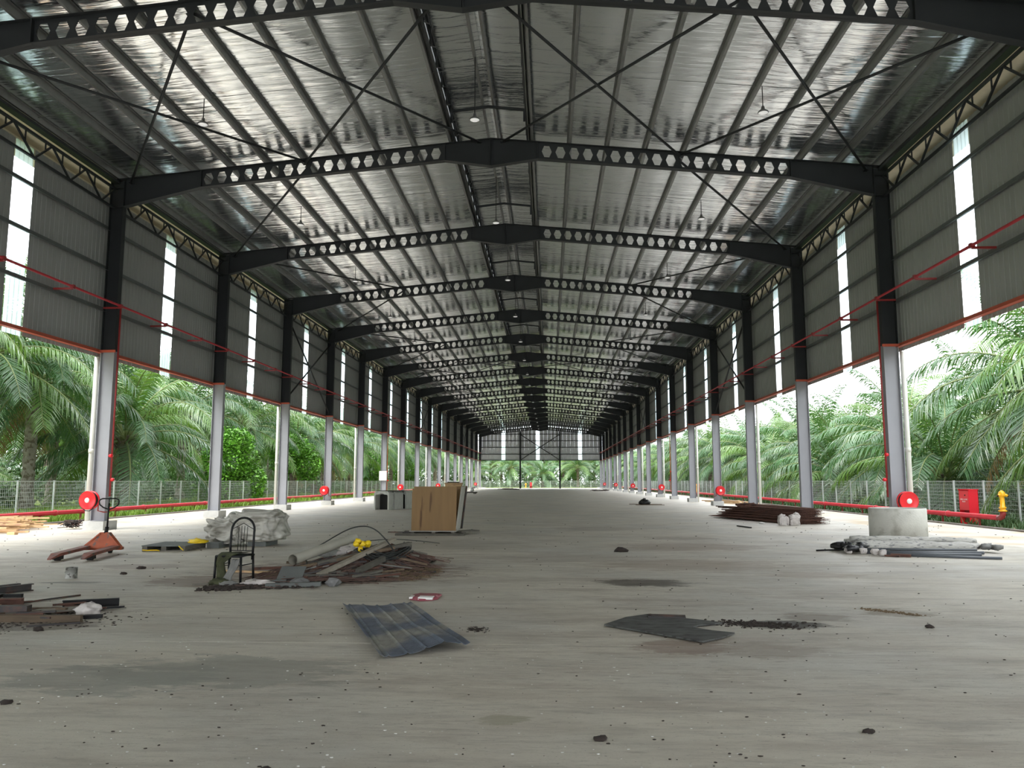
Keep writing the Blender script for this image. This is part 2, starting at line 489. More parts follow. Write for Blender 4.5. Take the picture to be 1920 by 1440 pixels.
# ---- apron strips, kerbs and the ground outside
ap = MB()
for s in (-1, 1):
    x0, x1 = sorted((s * 11.665, s * 14.72))
    ap.box(x0, x1, -34, 172, -.20, -.012)
ap.box(-14.72, 14.72, YB + .01, 158, -.2, -.014)
tag(ap.build('apron', M['apron']), kind='structure')
kb = MB()
for s in (-1, 1):
    x0, x1 = sorted((s * 14.725, s * 14.93))
    kb.box(x0, x1, -34, 172, -.15, .035)
kb.box(-14.7, 14.7, 158.01, 158.2, -.15, .035)
tag(kb.build('trim_1', M['kerb']), kind='structure')
gl = MB().box(-140, -14.94, -60, 300, -.4, -.03)
gl.box(-14.94, 140, 158.3, 300, -.4, -.03)
tag(gl.build('grass_ground', M['grass']), kind='structure')
gr = MB().box(14.94, 140, -40, 158.29, -.4, -.03)
tag(gr.build('earth_ground', M['soil']), kind='structure')

# ---- portal frames
def isec_col(s, zlo, zhi, stiff):
    mb = MB()
    a, c = 11.13, 11.55
    def bxs(x0, x1, y0, y1, z0, z1): mb.box(min(s * x0, s * x1), max(s * x0, s * x1), y0, y1, z0, z1)
    bxs(a, a + .018, -.10, .10, zlo, zhi)
    bxs(c - .018, c, -.10, .10, zlo, zhi)
    bxs(a + .018, c - .018, -.006, .006, zlo, zhi)
    for z in stiff:
        bxs(a + .018, c - .018, -.09, .09, z, z + .014)
    return mb

def castel(s):
    mb = MB()
    x0, n, p = 1.39, 18, .4072
    dep = .54
    t = .007
    def P(x, f):        # f in -.5 .. .5 of depth
        return (s * x, ztop(x) - dep / 2 + f * dep)
    st = 1.455
    # solid slivers at the two ends
    for (xa, xb) in ((x0, st), (st + n * p, 8.77)):
        poly = [P(xa, -.5), P(xb, -.5), P(xb, .5), P(xa, .5)]
        mb.prism(poly, -t, t)
    for i in range(n):
        c = st + (i + .5) * p; h = p / 2
        for f in (1, -1):
            poly = [P(c - h, 0), P(c - .15, 0), P(c - .075, .325 * f), P(c + .075, .325 * f), P(c + .15, 0), P(c + h, 0), P(c + h, .5 * f), P(c - h, .5 * f)]
            mb.prism(poly, -t, t)
    for f, w_ in ((.5, .1), (-.5, .1)):
        a = P(x0, f); b_ = P(8.77, f); d = .012 * (1 if f > 0 else -1)
        mb.prism([a, b_, (b_[0], b_[1] - d), (a[0], a[1] - d)], -w_, w_)
    return mb

def haunch(s):
    mb = MB()
    def q(x, z): return (s * x, z)
    mb.prism([q(11.13, 9.63), q(8.77, 10.20), q(8.77, ztop(8.77)), q(11.13, ztop(11.13))], -.007, .007)
    mb.prism([q(11.13, 9.63), q(8.77, 10.20), q(8.77, 10.215), q(11.13, 9.645)], -.10, .10)
    mb.prism([q(11.55, ztop(11.55)), q(8.77, ztop(8.77)), q(8.77, ztop(8.77) - .014), q(11.55, ztop(11.55) - .014)], -.10, .10)
    mb.prism([q(8.77, 10.2), q(8.80, 10.2), q(8.80, ztop(8.8)), q(8.77, ztop(8.77))], -.10, .10)
    return mb

def ridge():
    mb = MB()
    zt = ztop(1.39); zb = zt - .54
    mb.prism([(-1.39, zb), (0, 10.705), (1.39, zb), (1.39, zt), (0, 11.57), (-1.39, zt)], -.007, .007)
    mb.prism([(-1.39, zb), (0, 10.705), (1.39, zb), (1.39, zb + .014), (0, 10.72), (-1.39, zb + .014)], -.10, .10)
    mb.prism([(-1.39, zt), (0, 11.57), (1.39, zt), (1.39, zt - .014), (0, 11.556), (-1.39, zt - .014)], -.10, .10)
    for x in (-1.385, -.02, .02, 1.385):
        mb.box(x - .01, x + .01, -.10, .10, (zb if abs(x) > 1 else 10.71), ztop(x) - .01)
    return mb

me_col = {s: isec_col(s, 5.2, 10.44, (9.60, 10.2)).mesh('column', M['steel']) for s in (-1, 1)}
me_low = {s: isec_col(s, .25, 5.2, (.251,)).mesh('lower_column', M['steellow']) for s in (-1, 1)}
me_cas = {s: castel(s).mesh('castellated_beam', M['steel']) for s in (-1, 1)}
me_hau = {s: haunch(s).mesh('haunch', M['steel']) for s in (-1, 1)}
me_rid = ridge().mesh('ridge_plate', M['steel'])
me_pli = {s: bx(s * 11.0, s * 11.595, -.37, .37, 0, .25).mesh('plinth', M['concrete']) for s in (-1, 1)}
for k in range(KMIN, KMAX + 1):
    if k >= 0:
        lab = 'dark steel portal frame with honeycomb rafters, %s whole one ahead of the camera' % ORD[k]
    elif k == -1:
        lab = 'dark steel portal frame crossing the very top edge of the picture'
    else:
        lab = 'dark steel portal frame out of view overhead, %s behind the top-edge one' % ORD[-k - 2]
    fr = empty('portal_frame', (0, Y(k), 0), label=lab, cat='steel frame', group='portal frames along the shed')
    for s in (-1, 1):
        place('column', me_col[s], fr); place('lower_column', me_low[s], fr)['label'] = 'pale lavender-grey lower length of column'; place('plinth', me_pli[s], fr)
        place('haunch', me_hau[s], fr); place('castellated_beam', me_cas[s], fr)
    place('ridge_plate', me_rid, fr)

# ---- ceiling: foil, purlins, roof sheet, ridge monitor, tie rods
ce = empty('ceiling', kind='structure')
PX = [1.2 + 1.123 * i for i in range(10)]
L_ = YB - YA
for s in (-1, 1):
    # foil, slightly slack between the purlins
    xs = []
    for i in range(9):
        for t in (0, .25, .5, .75): xs.append((PX[i] + t * 1.123, t))
    xs.append((PX[9], 0)); xs += [(11.9, 0), (12.5, 0)]
    ys = [YA + i * (L_ / 84) for i in range(85)]
    r2 = random.Random(11 + s)
    mb = MB(); vs = []
    sag = [[r2.uniform(.012, .04) for _ in ys] for _ in range(10)]
    for j, y in enumerate(ys):
        for x, t in xs:
            i = min(9, int((x - PX[0]) / 1.123 + 1e-6))
            vs.append((s * x, y, ztop(x) + .195 - (sag[i][j] * math.sin(PI * t) if t else 0)))
    n = len(xs); fs = []
    for j in range(len(ys) - 1):
        for i in range(n - 1):
            fs.append((j * n + i, j * n + i + 1, (j + 1) * n + i + 1, (j + 1) * n + i))
    mb.add(vs, fs, 0, True).build('foil_blanket', M['foil'], ce)
    MB().prism([(s * 1.1, ztop(1.1) + .24), (s * 12.55, ztop(12.55) + .24), (s * 12.55, ztop(12.55) + .27), (s * 1.1, ztop(1.1) + .27)], YA, YB).build('roof_sheet', M['clad'], ce)
    # Z purlins
    for x in PX:
        z = ztop(x) + .002; h = .18
        mb = MB()
        X0 = s * x
        mb.prism([(X0, z), (X0 + s * .065, z), (X0 + s * .065, z + .004), (X0 + s * .004, z + .004), (X0 + s * .004, z + h), (X0 - s * .06, z + h), (X0 - s * .06, z + h - .004), (X0, z + h - .004)], YA, YB)
        mb.build('purlin', M['purlin'], ce)
    # ridge monitor side: kerb rail, top rail, close-set posts, dark louvres behind
    mb = MB()
    a = s * 1.06
    mb.box(min(a, a + s * .05), max(a, a + s * .05), YA, YB, 11.48, 11.56)
    mb.box(min(a, a + s * .05), max(a, a + s * .05), YA, YB, 12.02, 12.08)
    mb.build('monitor_rail', M['steel'], ce)
    mb = MB()
    y = YA
    while y < YB:
        mb.box(a - .02, a + .02, y, y + .04, 11.56, 12.02)
        mb.bar((a, y + .05, 11.56), (a, y + .92, 12.02), .02, .03, up=(1, 0, 0))
        y += 1.0
    mb.build('monitor_lattice', M['steel'], ce)
    mb = MB()
    for q in range(4):
        z = 11.60 + q * .12
        mb.prism([(a + s * .07, z), (a + s * .15, z + .13), (a + s * .16, z + .13), (a + s * .08, z)], YA, YB)
    mb.build('louvre_blades', M['louver'], ce)
    # monitor foil
    mb = MB()
    ys2 = [YA + i * (L_ / 84) for i in range(85)]
    vs = []
    for y in ys2:
        for x, z in ((.0, 12.22), (.3, 12.17), (.6, 12.13), (.9, 12.12), (1.3, 12.09)):
            vs.append((s * x, y, z + r2.uniform(-.008, .008)))
    fs = [(j * 5 + i, j * 5 + i + 1, (j + 1) * 5 + i + 1, (j + 1) * 5 + i) for j in range(len(ys2) - 1) for i in range(4)]
    mb.add(vs, fs, 0, True).build('monitor_foil', M['foil'], ce)
    MB().prism([(0, 12.27), (s * 1.5, 12.13), (s * 1.5, 12.15), (0, 12.29)], YA, YB).build('monitor_roof', M['clad'], ce)
    mb = MB()
    X0 = s * .12
    mb.prism([(X0, 11.98), (X0 + s * .06, 11.98), (X0 + s * .06, 11.985), (X0 + s * .005, 11.985), (X0 + s * .005, 12.16), (X0, 12.16)], YA, YB)
    mb.build('ridge_purlin', M['purlin'], ce)

mb = MB()     # small monitor portals just before each frame
mb.prism([(-1.06, 11.80), (0, 11.92), (1.06, 11.80), (1.06, 11.87), (0, 11.99), (-1.06, 11.87)], -.03, .03)
for x in (-1.03, 1.03): mb.box(x - .03, x + .03, -.03, .03, 11.5, 11.86)
me_mp = mb.mesh('monitor_portal', M['steel'])
for k in range(KMIN, KMAX):
    place('monitor_portal', me_mp, ce, (0, Y(k) + 6.7, 0))

mb = MB()
for s in (-1, 1):
    mb.tube([(0, 0, 11.70), (s * 1.2, 0, ztop(1.2) + .10), (s * 11.3, 0, ztop(11.3) + .10)], .007, 4)
me_sag = mb.mesh('sag_rod', M['purlin'])
for k in range(KMIN, KMAX):
    place('sag_rod', me_sag, ce, (0, Y(k) + 4.0, 0))

# roof bracing tubes just below the rafter tops
def brace_mesh(name, p, q, r=.036):
    d = Vector(q) - Vector(p)
    mb = MB().tube([p, q], r, 8)
    for e in (p, q):
        mb.box(e[0] - .06, e[0] + .06, e[1] - .09, e[1] + .09, e[2] - .01, e[2] + .01)
    return mb.mesh(name, M['steel'])
NX = [0.35, 5.6, 10.9]
def zb(x): return ztop(x) - .12
me_br = {}
for s in (-1, 1):
    for i in (0, 1):
        for dirn in (0, 1):
            xa, xb = (NX[i], NX[i + 1]) if dirn == 0 else (NX[i + 1], NX[i])
            me_br[(s, i, dirn)] = brace_mesh('roof_brace', (s * xa, .15, zb(xa) + (0 if dirn else -.08)), (s * xb, BAY - .15, zb(xb) + (0 if dirn else -.08)))
for k in range(KMIN, KMAX):
    full = k in (-1, 5, 11)
    for s in (-1, 1):
        if full:
            for i in (0, 1):
                for dirn in (0, 1): place('roof_brace', me_br[(s, i, dirn)], ce, (0, Y(k), 0))
        else:
            place('roof_brace', me_br[(s, 1, k % 2)], ce, (0, Y(k), 0))

# ---- side walls
def clad_sheet(z0, z1, w_, mt, name, s):
    """ribbed sheet in the y-z plane, w_ wide, ribs proud towards the outside"""
    mb = MB(); prof = []
    n = 4; p = w_ / n
    for i in range(n):
        b = i * p
        prof += [(b, 0), (b + p * .70, 0), (b + p * .76, .016), (b + p * .94, .016)]
    prof.append((w_, -.004))
    vs = []
    for y, d in prof:
        vs += [(s * d, y, z0), (s * d, y, z1), (s * (d + .004), y, z0), (s * (d + .004), y, z1)]
    m_ = len(prof); fs = []
    for i in range(m_ - 1):
        a = i * 4; c = a + 4
        fs += [(a, c, c + 1, a + 1), (a + 2, a + 3, c + 3, c + 2), (a, a + 2, c + 2, c), (a + 1, c + 1, c + 3, a + 3)]
    fs += [(0, 1, 3, 2), ((m_ - 1) * 4, (m_ - 1) * 4 + 2, (m_ - 1) * 4 + 3, (m_ - 1) * 4 + 1)]
    return mb.add(vs, fs).mesh(name, mt)

WX = 11.68
for s, nm in ((-1, 'left'), (1, 'right')):
    wl = empty('wall_' + nm, kind='structure')
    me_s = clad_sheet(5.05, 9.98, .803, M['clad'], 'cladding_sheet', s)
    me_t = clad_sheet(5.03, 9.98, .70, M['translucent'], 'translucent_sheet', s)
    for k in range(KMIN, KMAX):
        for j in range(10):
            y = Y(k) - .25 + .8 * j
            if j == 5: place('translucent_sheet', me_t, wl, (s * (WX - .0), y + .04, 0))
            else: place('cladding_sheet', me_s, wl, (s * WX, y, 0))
    for z in (6.47, 7.73, 8.95):
        x0 = s * 11.565
        MB().prism([(x0, z - .06), (x0 + s * .004, z - .06), (x0 + s * .004, z + .056), (x0 + s * .1, z + .056), (x0 + s * .1, z + .06), (x0, z + .06)], YA, YB).add([], []).build('girt', M['girt'], wl)
        MB().prism([(x0, z - .06), (x0 - s * .05, z - .06), (x0 - s * .05, z - .056), (x0, z - .056)], YA, YB).build('girt_lip', M['girt'], wl)
    x0 = s * 11.56
    MB().prism([(x0, 5.15), (x0 + s * .10, 5.15), (x0 + s * .10, 5.158), (x0 + s * .008, 5.158), (x0 + s * .008, 5.25), (x0, 5.25)], YA, YB).box(min(x0, x0 - s * .05), max(x0, x0 - s * .05), YA, YB, 5.15, 5.158).build('bottom_girt', M['oxide'], wl)
    me_tie = bx(s * 11.09, s * 11.60, -.135, -.105, 5.16, 5.235).mesh('column_tie', M['oxide'])
    for k in range(KMIN, KMAX + 1): place('column_tie', me_tie, wl, (0, Y(k), 0))
    # eave lattice girder, one per bay
    mb = MB(); xe = s * 11.38
    mb.box(xe - .03, xe + .03, .12, BAY - .12, 10.13, 10.20)
    mb.box(xe - .03, xe + .03, .12, BAY - .12, 9.53, 9.59)
    p = (BAY - .3) / 5
    for i in range(5):
        y = .15 + i * p
        mb.bar((xe, y, 10.16), (xe, y + p * .55, 9.56), .045, .045, up=(1, 0, 0))
        mb.bar((xe, y + p * .55, 9.56), (xe, y + p, 10.16), .045, .045, up=(1, 0, 0))
        mb.bar((xe, y + p * .30, 10.16), (xe, y + p * .30, 9.85), .03, .03, up=(1, 0, 0))
        mb.bar((xe, y + p * .82, 10.16), (xe, y + p * .82, 9.95), .03, .03, up=(1, 0, 0))
    me_e = mb.mesh('eave_girder', M['steel'])
    for k in range(KMIN, KMAX): place('eave_girder', me_e, wl, (0, Y(k), 0))
    # eave rail behind, soffit, box gutter
    MB().box(min(s * 11.3, s * 11.5), max(s * 11.3, s * 11.5), YA, YB, 10.36, 10.44).build('eave_rail', M['steel'], wl)
    g = MB()
    g.box(min(s * 12.1, s * 12.55), max(s * 12.1, s * 12.55), YA, YB, 10.02, 10.04)
    g.box(min(s * 12.53, s * 12.55), max(s * 12.53, s * 12.55), YA, YB, 10.04, 10.45)
    g.box(min(s * 12.1, s * 12.12), max(s * 12.1, s * 12.12), YA, YB, 10.04, 10.30)
    g.build('box_gutter', M['soffit'], wl)
    g = MB().prism([(s * 11.62, 10.50), (s * 12.5, 10.46), (s * 12.5, 10.47), (s * 11.62, 10.51)], YA, YB)
    g.build('soffit', M['soffit'], wl)
    # X bracing in the walls
    a = brace_mesh('wall_brace', (s * 11.34, .1, 9.45), (s * 11.34, BAY - .1, 5.35), .04)
    b_ = brace_mesh('wall_brace', (s * 11.42, .1, 5.35), (s * 11.42, BAY - .1, 9.45), .04)
    for k in (2, 7, 12):
        place('wall_brace', a, wl, (0, Y(k), 0)); place('wall_brace', b_, wl, (0, Y(k), 0))

# ---- far gable wall
wg = empty('wall_far', kind='structure')
YG = Y(KMAX) + .22
x = -11.6
i = 0
while x < 11.55:
    w_ = .72
    xc = x + w_ / 2
    tr = any(abs(xc - c) < .36 for c in (-7.0, -.13, 7.42))
    zt = min(ztop(x), ztop(x + w_)) + .17
    mb = MB(); vs = []; prof = []
    for q in range(3):
        b = q * w_ / 3
        prof += [(b, 0), (b + .15, 0), (b + .17, .028), (b + .22, .028)]
    prof.append((w_ - .008, 0))
    for px, d in prof:
        vs += [(px, d, 5.2), (px, d, (zt if not tr else zt)), (px, d + .004, 5.2), (px, d + .004, zt)]
    fs = []
    for q in range(len(prof) - 1):
        a = q * 4; c = a + 4
        fs += [(a, a + 1, c + 1, c), (a + 2, c + 2, c + 3, a + 3), (a, c, c + 2, a + 2), (a + 1, a + 3, c + 3, c + 1)]
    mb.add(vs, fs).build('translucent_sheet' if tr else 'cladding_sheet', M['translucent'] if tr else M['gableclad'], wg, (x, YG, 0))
    x += w_
for z in (5.25, 6.39, 7.66, 8.9, 10.15):
    MB().box(-11.2, 11.2, YG - .13, YG - .01, z - .06, z + .06).build('girt', M['steel'], wg)
for xx in (-3.74, 3.68):
    MB().box(xx - .15, xx + .15, YG - .30, YG - .28, .0, 10.6).box(xx - .15, xx + .15, YG - .16, YG - .14, 0, 10.6).box(xx - .01, xx + .01, YG - .28, YG - .16, 0, 10.6).build('gable_post', M['steel'], wg)
for a, c in ((10.0, 5.35), (5.35, 10.0)):
    MB().tube([(-3.6, YG - .36, a), (3.55, YG - .36, c)], .085, 6).build('gable_brace', M['steel'], wg)

wn = empty('wall_near_unseen', kind='structure')  # unseen gable behind the camera, added to dim light reaching the near floor
for i in range(29):
    xa = -11.6 + .8 * i
    zt = min(ztop(xa), ztop(xa + .8)) + .17
    MB().box(xa, xa + .797, YA - .04, YA - .03, 5.2, zt).build('cladding_sheet', M['clad'], wn)

# ================================================================== SERVICES
def white_pipe(k, s):
    mb = MB().tube([(0, 0, 0), (0, 0, 4.85), (s * .0, 0, 5.04)], .072, 12)
    mb.lathe([(.072, .9), (.085, .9), (.085, 1.0), (.072, 1.0)], 12)
    return mb
me_dp = MB().tube([(0, 0, -.01), (0, 0, 5.03)], .070, 12).lathe([(.0725, 2.2), (.083, 2.2), (.083, 2.32), (.0725, 2.32)], 12).mesh('downpipe', M['pvc'])
for s, nm in ((-1, 'left'), (1, 'right')):
    c = 0
    for k in range(-2, KMAX + 1, 2):
        if k < 0:
            lab = 'white plastic downpipe of the %s wall, out of view beside the camera' % nm
        else:
            lab = 'white plastic downpipe outside the %s columns, %s from the camera' % (nm, ORD[c]); c += 1
        o = place('downpipe', me_dp, None, (s * 11.675, Y(k) - .03, 0))
        tag(o, lab, 'downpipe', 'white downpipes of the %s wall' % nm)

def reel_parts():
    front = MB().lathe([(0, -.075), (.05, -.075), (.235, -.06), (.255, -.075), (.262, -.06), (.262, -.045), (.06, -.045)], 28, axis='y')
    back = MB().lathe([(.06, .095), (.255, .095), (.262, .105), (.262, .12), (0, .12)], 28, axis='y')
    drum = MB().lathe([(.22, -.05), (.235, -.03), (.225, -.01), (.237, .01), (.237, .03), (.228, .05), (.237, .07), (.225, .095)], 24, axis='y')
    hub = MB().lathe([(0, -.092), (.062, -.09), (.072, -.074)], 20, axis='y')
    brk = MB().box(-.02, .02, .12, .40, -.03, .03).tube([(.12, .12, .10), (.22, .12, .10), (.22, .12, -.30), (.30, .25, -.34), (.34, .36, -.34)], .018, 6)
    hose = MB().tube([(-.20, -.02, -.14), (-.17, -.03, -.22), (-.06, -.04, -.29), (.07, -.04, -.30), (.17, -.01, -.22)], .013, 6)
    return [('reel_flange', front, 'reelred'), ('back_flange', back, 'reelred'), ('wound_hose', drum, 'rubber'), ('hub', hub, 'white'),
            ('bracket', brk, 'redd'), ('hose_end', hose, 'rubber')]
rp = [(n, mb.mesh(n, M[mt])) for n, mb, mt in reel_parts()]
rp_m = rp
for s, nm in ((-1, 'left'), (1, 'right')):
    for c, k in enumerate((0, 3, 6, 9, 12, 15)):
        lab = 'round red hose reel with white hub on the %s columns, %s from the camera' % (nm, ORD[c])
        r = empty('hose_reel', (s * 11.39, Y(k) - .50, .85), 0, lab, 'hose reel', 'fire hose reels on the columns')
        r.rotation_euler = (0, 0, math.radians(-6 if s < 0 else 3))
        for n, me in rp:
            o = place(n, me, r)
            if s > 0 and n in ('bracket',): o.scale = (-1, 1, 1)

for s, nm in ((-1, 'left'), (1, 'right')):
    sp = empty('sprinkler_pipe', (s * 11.03, 0, 6.56), 0, 'thin red pipe running high along the %s row of columns' % nm, 'pipe')
    MB().tube([(0, YA, 0), (0, YB - .6, 0)], .034, 8).build('pipe_run', M['sprred'], sp)
    me_b = MB().bar((0, 0, -.055), (s * .52, 0, -.055), .05, .05).box(-.05, .05, -.05, .05, -.06, .045).mesh('bracket', M['redd'])
    y = Y(-4)
    for k in range(KMIN, KMAX):
        for d in (-.08, 2.75, 5.5):
            place('bracket', me_b, sp, (0, Y(k) + d, 0))
for s, nm in ((-1, 'left'), (1, 'right')):
    for k in (0, 5):
        col = 'redd' if k == 0 else 'oxide'
        lab = ('dark red riser pipe down the nearest %s column' if k == 0 else 'orange-red riser pipe on the sixth %s column') % nm
        r = empty('riser_pipe', (s * 11.055, Y(k) - .02, 0), 0, lab, 'pipe')
        MB().tube([(0, 0, 6.52), (0, 0, .95 if k == 0 else .62)], .028, 8).build('pipe_run', M[col], r)
        mb = MB().lathe([(0, -.11), (.045, -.11), (.055, -.05), (.04, 0), (.03, .03)], 14, (s * -.0, -.0, 2.12), 'y').tube([(0, 0, 1.43), (-s * .08, -.04, 1.43)], .022, 8).lathe([(.0, -.03), (.05, -.03), (.05, .03), (0, .03)], 12, (-s * .08, -.04, 1.43), 'y')
        mb.build('valve', M['reelred'], r)

# ---- ground-level fire main with T-shaped supports, both sides
def fire_main(s, x, y0, y1, leg0, nm, gap=None):
    r = empty('fire_main', (x, 0, 0), 0, 'thick red pipe on low stands along the %s kerb' % nm, 'pipe')
    mb = MB(); mb.tube([(0, y0, .31), (0, y1, .31)], .078, 12)
    mb.build('pipe_run', M['red'], r)
    me = MB().box(-.12, .12, -.05, .05, .205, .232).box(-.025, .025, -.025, .025, 0, .205).box(-.08, .08, -.08, .08, -.03, 0).mesh('pipe_stand', M['redd'])
    y = leg0
    while y > y0 + 1.0: y -= 2.35
    if y < y0 + .2: y += 2.35
    while y < y1:
        place('pipe_stand', me, r, (0, y, .02)); y += 2.35
    fl_ = MB().lathe([(.078, 0), (.105, 0), (.105, .05), (.078, .05)], 12, axis='y').mesh('coupling', M['red'])
    y = y0 + 3
    while y < y1:
        place('coupling', fl_, r, (0, y, .31)); y += 6
    return r
fm = fire_main(-1, -15.25, -6, 151, 30.9, 'left')
fmr = fire_main(1, 15.02, 24.75, 151, 25.84, 'right')
MB().tube([(0, 24.76, .31), (0, 24.66, .31), (.0, 24.56, .35), (0, 24.50, .43), (0, 24.5, .52)], .08, 12).build('elbow', M['redd'], fmr)

def hydrant(x, y, z0, lab, group='yellow hydrants', sc_=1.0):
    r = empty('fire_hydrant', (x, y, z0), 0, lab, 'hydrant', group)
    r.scale = (sc_,) * 3
    MB().lathe([(0, 0), (.12, 0), (.12, .035), (.078, .04), (.078, .09), (.10, .095), (.10, .13), (.07, .14), (.062, .42), (.068, .44)], 18).build('barrel', M['yellow'], r)
    MB().lathe([(.085, .44), (.10, .47), (.095, .53), (.07, .58), (.035, .605), (.02, .62), (0, .62)], 18).build('bonnet', M['yellow'], r)
    for a in (-1, 1):
        MB().tube([(a * .06, -.03, .49), (a * .135, -.05, .455)], [.045, .042], 10).build('outlet', M['yellow'], r)
        MB().tube([(a * .135, -.05, .455), (a * .16, -.055, .445)], .03, 10).build('outlet_cap', M['black'], r)
    return r
hydrant(15.02, 24.50, .50, 'yellow hydrant at the near end of the right red main')

def cabinet(x, y, rz, lab, text=True, sc_=1.0):
    r = empty('hose_cabinet', (x, y, 0), rz, lab, 'cabinet', 'red fire hose cabinets')
    r.scale = (sc_,) * 3
    w_, d, h = .42, .36, 1.1
    b = MB()
    b.box(-w_ / 2, -w_ / 2 + .015, -d / 2, d / 2, 0, h).box(w_ / 2 - .015, w_ / 2, -d / 2, d / 2, 0, h)
    b.box(-w_ / 2, w_ / 2, d / 2 - .015, d / 2, 0, h).box(-w_ / 2 - .02, w_ / 2 + .02, -d / 2 - .02, d / 2 + .02, h, h + .025)
    b.box(-w_ / 2, w_ / 2, -d / 2, d / 2, .0, .04).box(-w_ / 2, w_ / 2, -d / 2 + .02, d / 2, .44, .455)
    b.build('cabinet_shell', M['cabin'], r)
    MB().box(-w_ / 2 + .02, w_ / 2 - .02, -.02, d / 2 - .02, .05, .44).build('interior_shade', M['redd'], r)  # darker red block puts the shade of the open recess into colour
    dr = MB().box(-w_ / 2 + .016, w_ / 2 - .016, -d / 2 - .006, -d / 2 + .012, .44, h - .02).build('door', M['cabfront'], r)
    MB().lathe([(0, -.02), (.02, -.02), (.02, 0)], 10, (.06, -d / 2 - .006, .93), 'y').build('knob', M['black'], dr)
    if text:
        for t, z in (('FIRE HOSE', .77), ('BOX', .70)):
            cu = bpy.data.curves.new('lettering', 'FONT'); cu.body = t; cu.size = .066; cu.align_x = 'CENTER'; cu.extrude = .001
            cu.materials.append(M['white'])
            tmp = bpy.data.objects.new('tmp', cu); COL.objects.link(tmp)
            me_t = bpy.data.meshes.new_from_object(tmp.evaluated_get(bpy.context.evaluated_depsgraph_get()))
            bpy.data.objects.remove(tmp); me_t.name = 'lettering'
            o = place('lettering', me_t, dr)
            o.location = (0, -d / 2 - .010, z); o.rotation_euler = (PI / 2, 0, 0)
    return r
cabinet(15.50, 27.35, math.radians(-75), 'red hose cabinet with white lettering beside the near yellow hydrant')
cabinet(15.4, 76.0, math.radians(-30), 'small distant red cabinet seen between right columns', False)
hydrant(15.02, 74.2, .34, 'distant yellow hydrant on the right red main', sc_=1.25)
hydrant(-15.25, 82.0, .34, 'distant yellow hydrant beyond the column with the white board', sc_=1.6)
cabinet(-1.9, 157.2, 0, 'red cabinet outside the far gable opening', False)
hydrant(-2.9, 157.3, 0, 'yellow hydrant outside the far gable opening', sc_=1.6)

# ---- fences
def fence(name_lab, x, y0, y1, along='y', xoff=None):
    r = empty('wire_fence', (0, 0, 0), 0, name_lab, 'fence', 'galvanised boundary fences')
    H = 1.40
    post = MB().box(-.028, .028, -.028, .028, -.1, H).box(-.035, .035, -.035, .035, H, H + .012).mesh('fence_post', M['fence'])
    p = MB(); W = 2.1
    for i in range(11):
        z = .06 + i * (H - .08) / 10
        t = .0045 if i not in (0, 10) else .010
        p.box(-t, t, .0, W, z - t, z + t)
    for j in range(1, 21):
        y = j * W / 21
        p.box(-.0025, .0025, y - .0025, y + .0025, .06, H - .02)
    pan = p.mesh('mesh_panel', M['fence'])
    y = y0
    while y < y1:
        if along == 'y':
            place('fence_post', post, r, (x, y, 0)); place('mesh_panel', pan, r, (x + .03, y, 0))
        else:
            place('fence_post', post, r, (y, x, 0)); place('mesh_panel', pan, r, (y, x, 0), (0, 0, -PI / 2))
        y += W
    return r
fence('galvanised wire fence beyond the left kerb', -17.0, 27.55 - 2.1 * 10, 168)
fence('galvanised wire fence beyond the right kerb', 17.0, 27.14 - 2.1 * 9, 168)
fence('galvanised wire fence closing off the far end of the shed', 168.0, -17.0, 17.0, 'x')

# ---- pendant lamps
me_cord = MB().tube([(0, 0, 0), (0, 0, .75)], .012, 5).mesh('cord', M['black'])
me_lb = MB().lathe([(0, .16), (.035, .16), (.045, .09), (.10, .045), (.125, .02), (.13, 0), (.12, -.012)], 20).mesh('lamp_body', M['lampbody'])
me_lens = MB().lathe([(.115, -.008), (.10, -.018), (0, -.024)], 20).mesh('lens', M['lens'])
for row, xx, zz, top in (('left', -7.0, 10.33, ztop(7.0) + .1), ('middle', -.12, 10.30, 11.95), ('right', 6.95, 10.33, ztop(7.0) + .1)):
    c = 0
    for k in range(-1, KMAX):
        lab = 'round pendant lamp in the %s row under the roof, %s from the camera' % (row, ORD[k + 1])
        r = empty('pendant_lamp', (xx, Y(k) + 4.0, zz), 0, lab, 'lamp', 'pendant lamps of the %s row' % row)
        o = place('cord', me_cord, r, (0, 0, .15)); o.scale = (1, 1, (top - zz - .15) / .75)
        place('lamp_body', me_lb, r); place('lens', me_lens, r)

# white board on the left column
r = empty('notice_board', (-11.37, Y(5) - .14, 1.8), 0, 'blank white board fixed to a distant left column', 'board')
MB().box(-.30, .30, -.012, .012, -.37, .37).build('panel', M['white'], r)
MB().box(-.31, .31, .012, .03, -.38, .38).build('backing_frame', M['girt'], r)

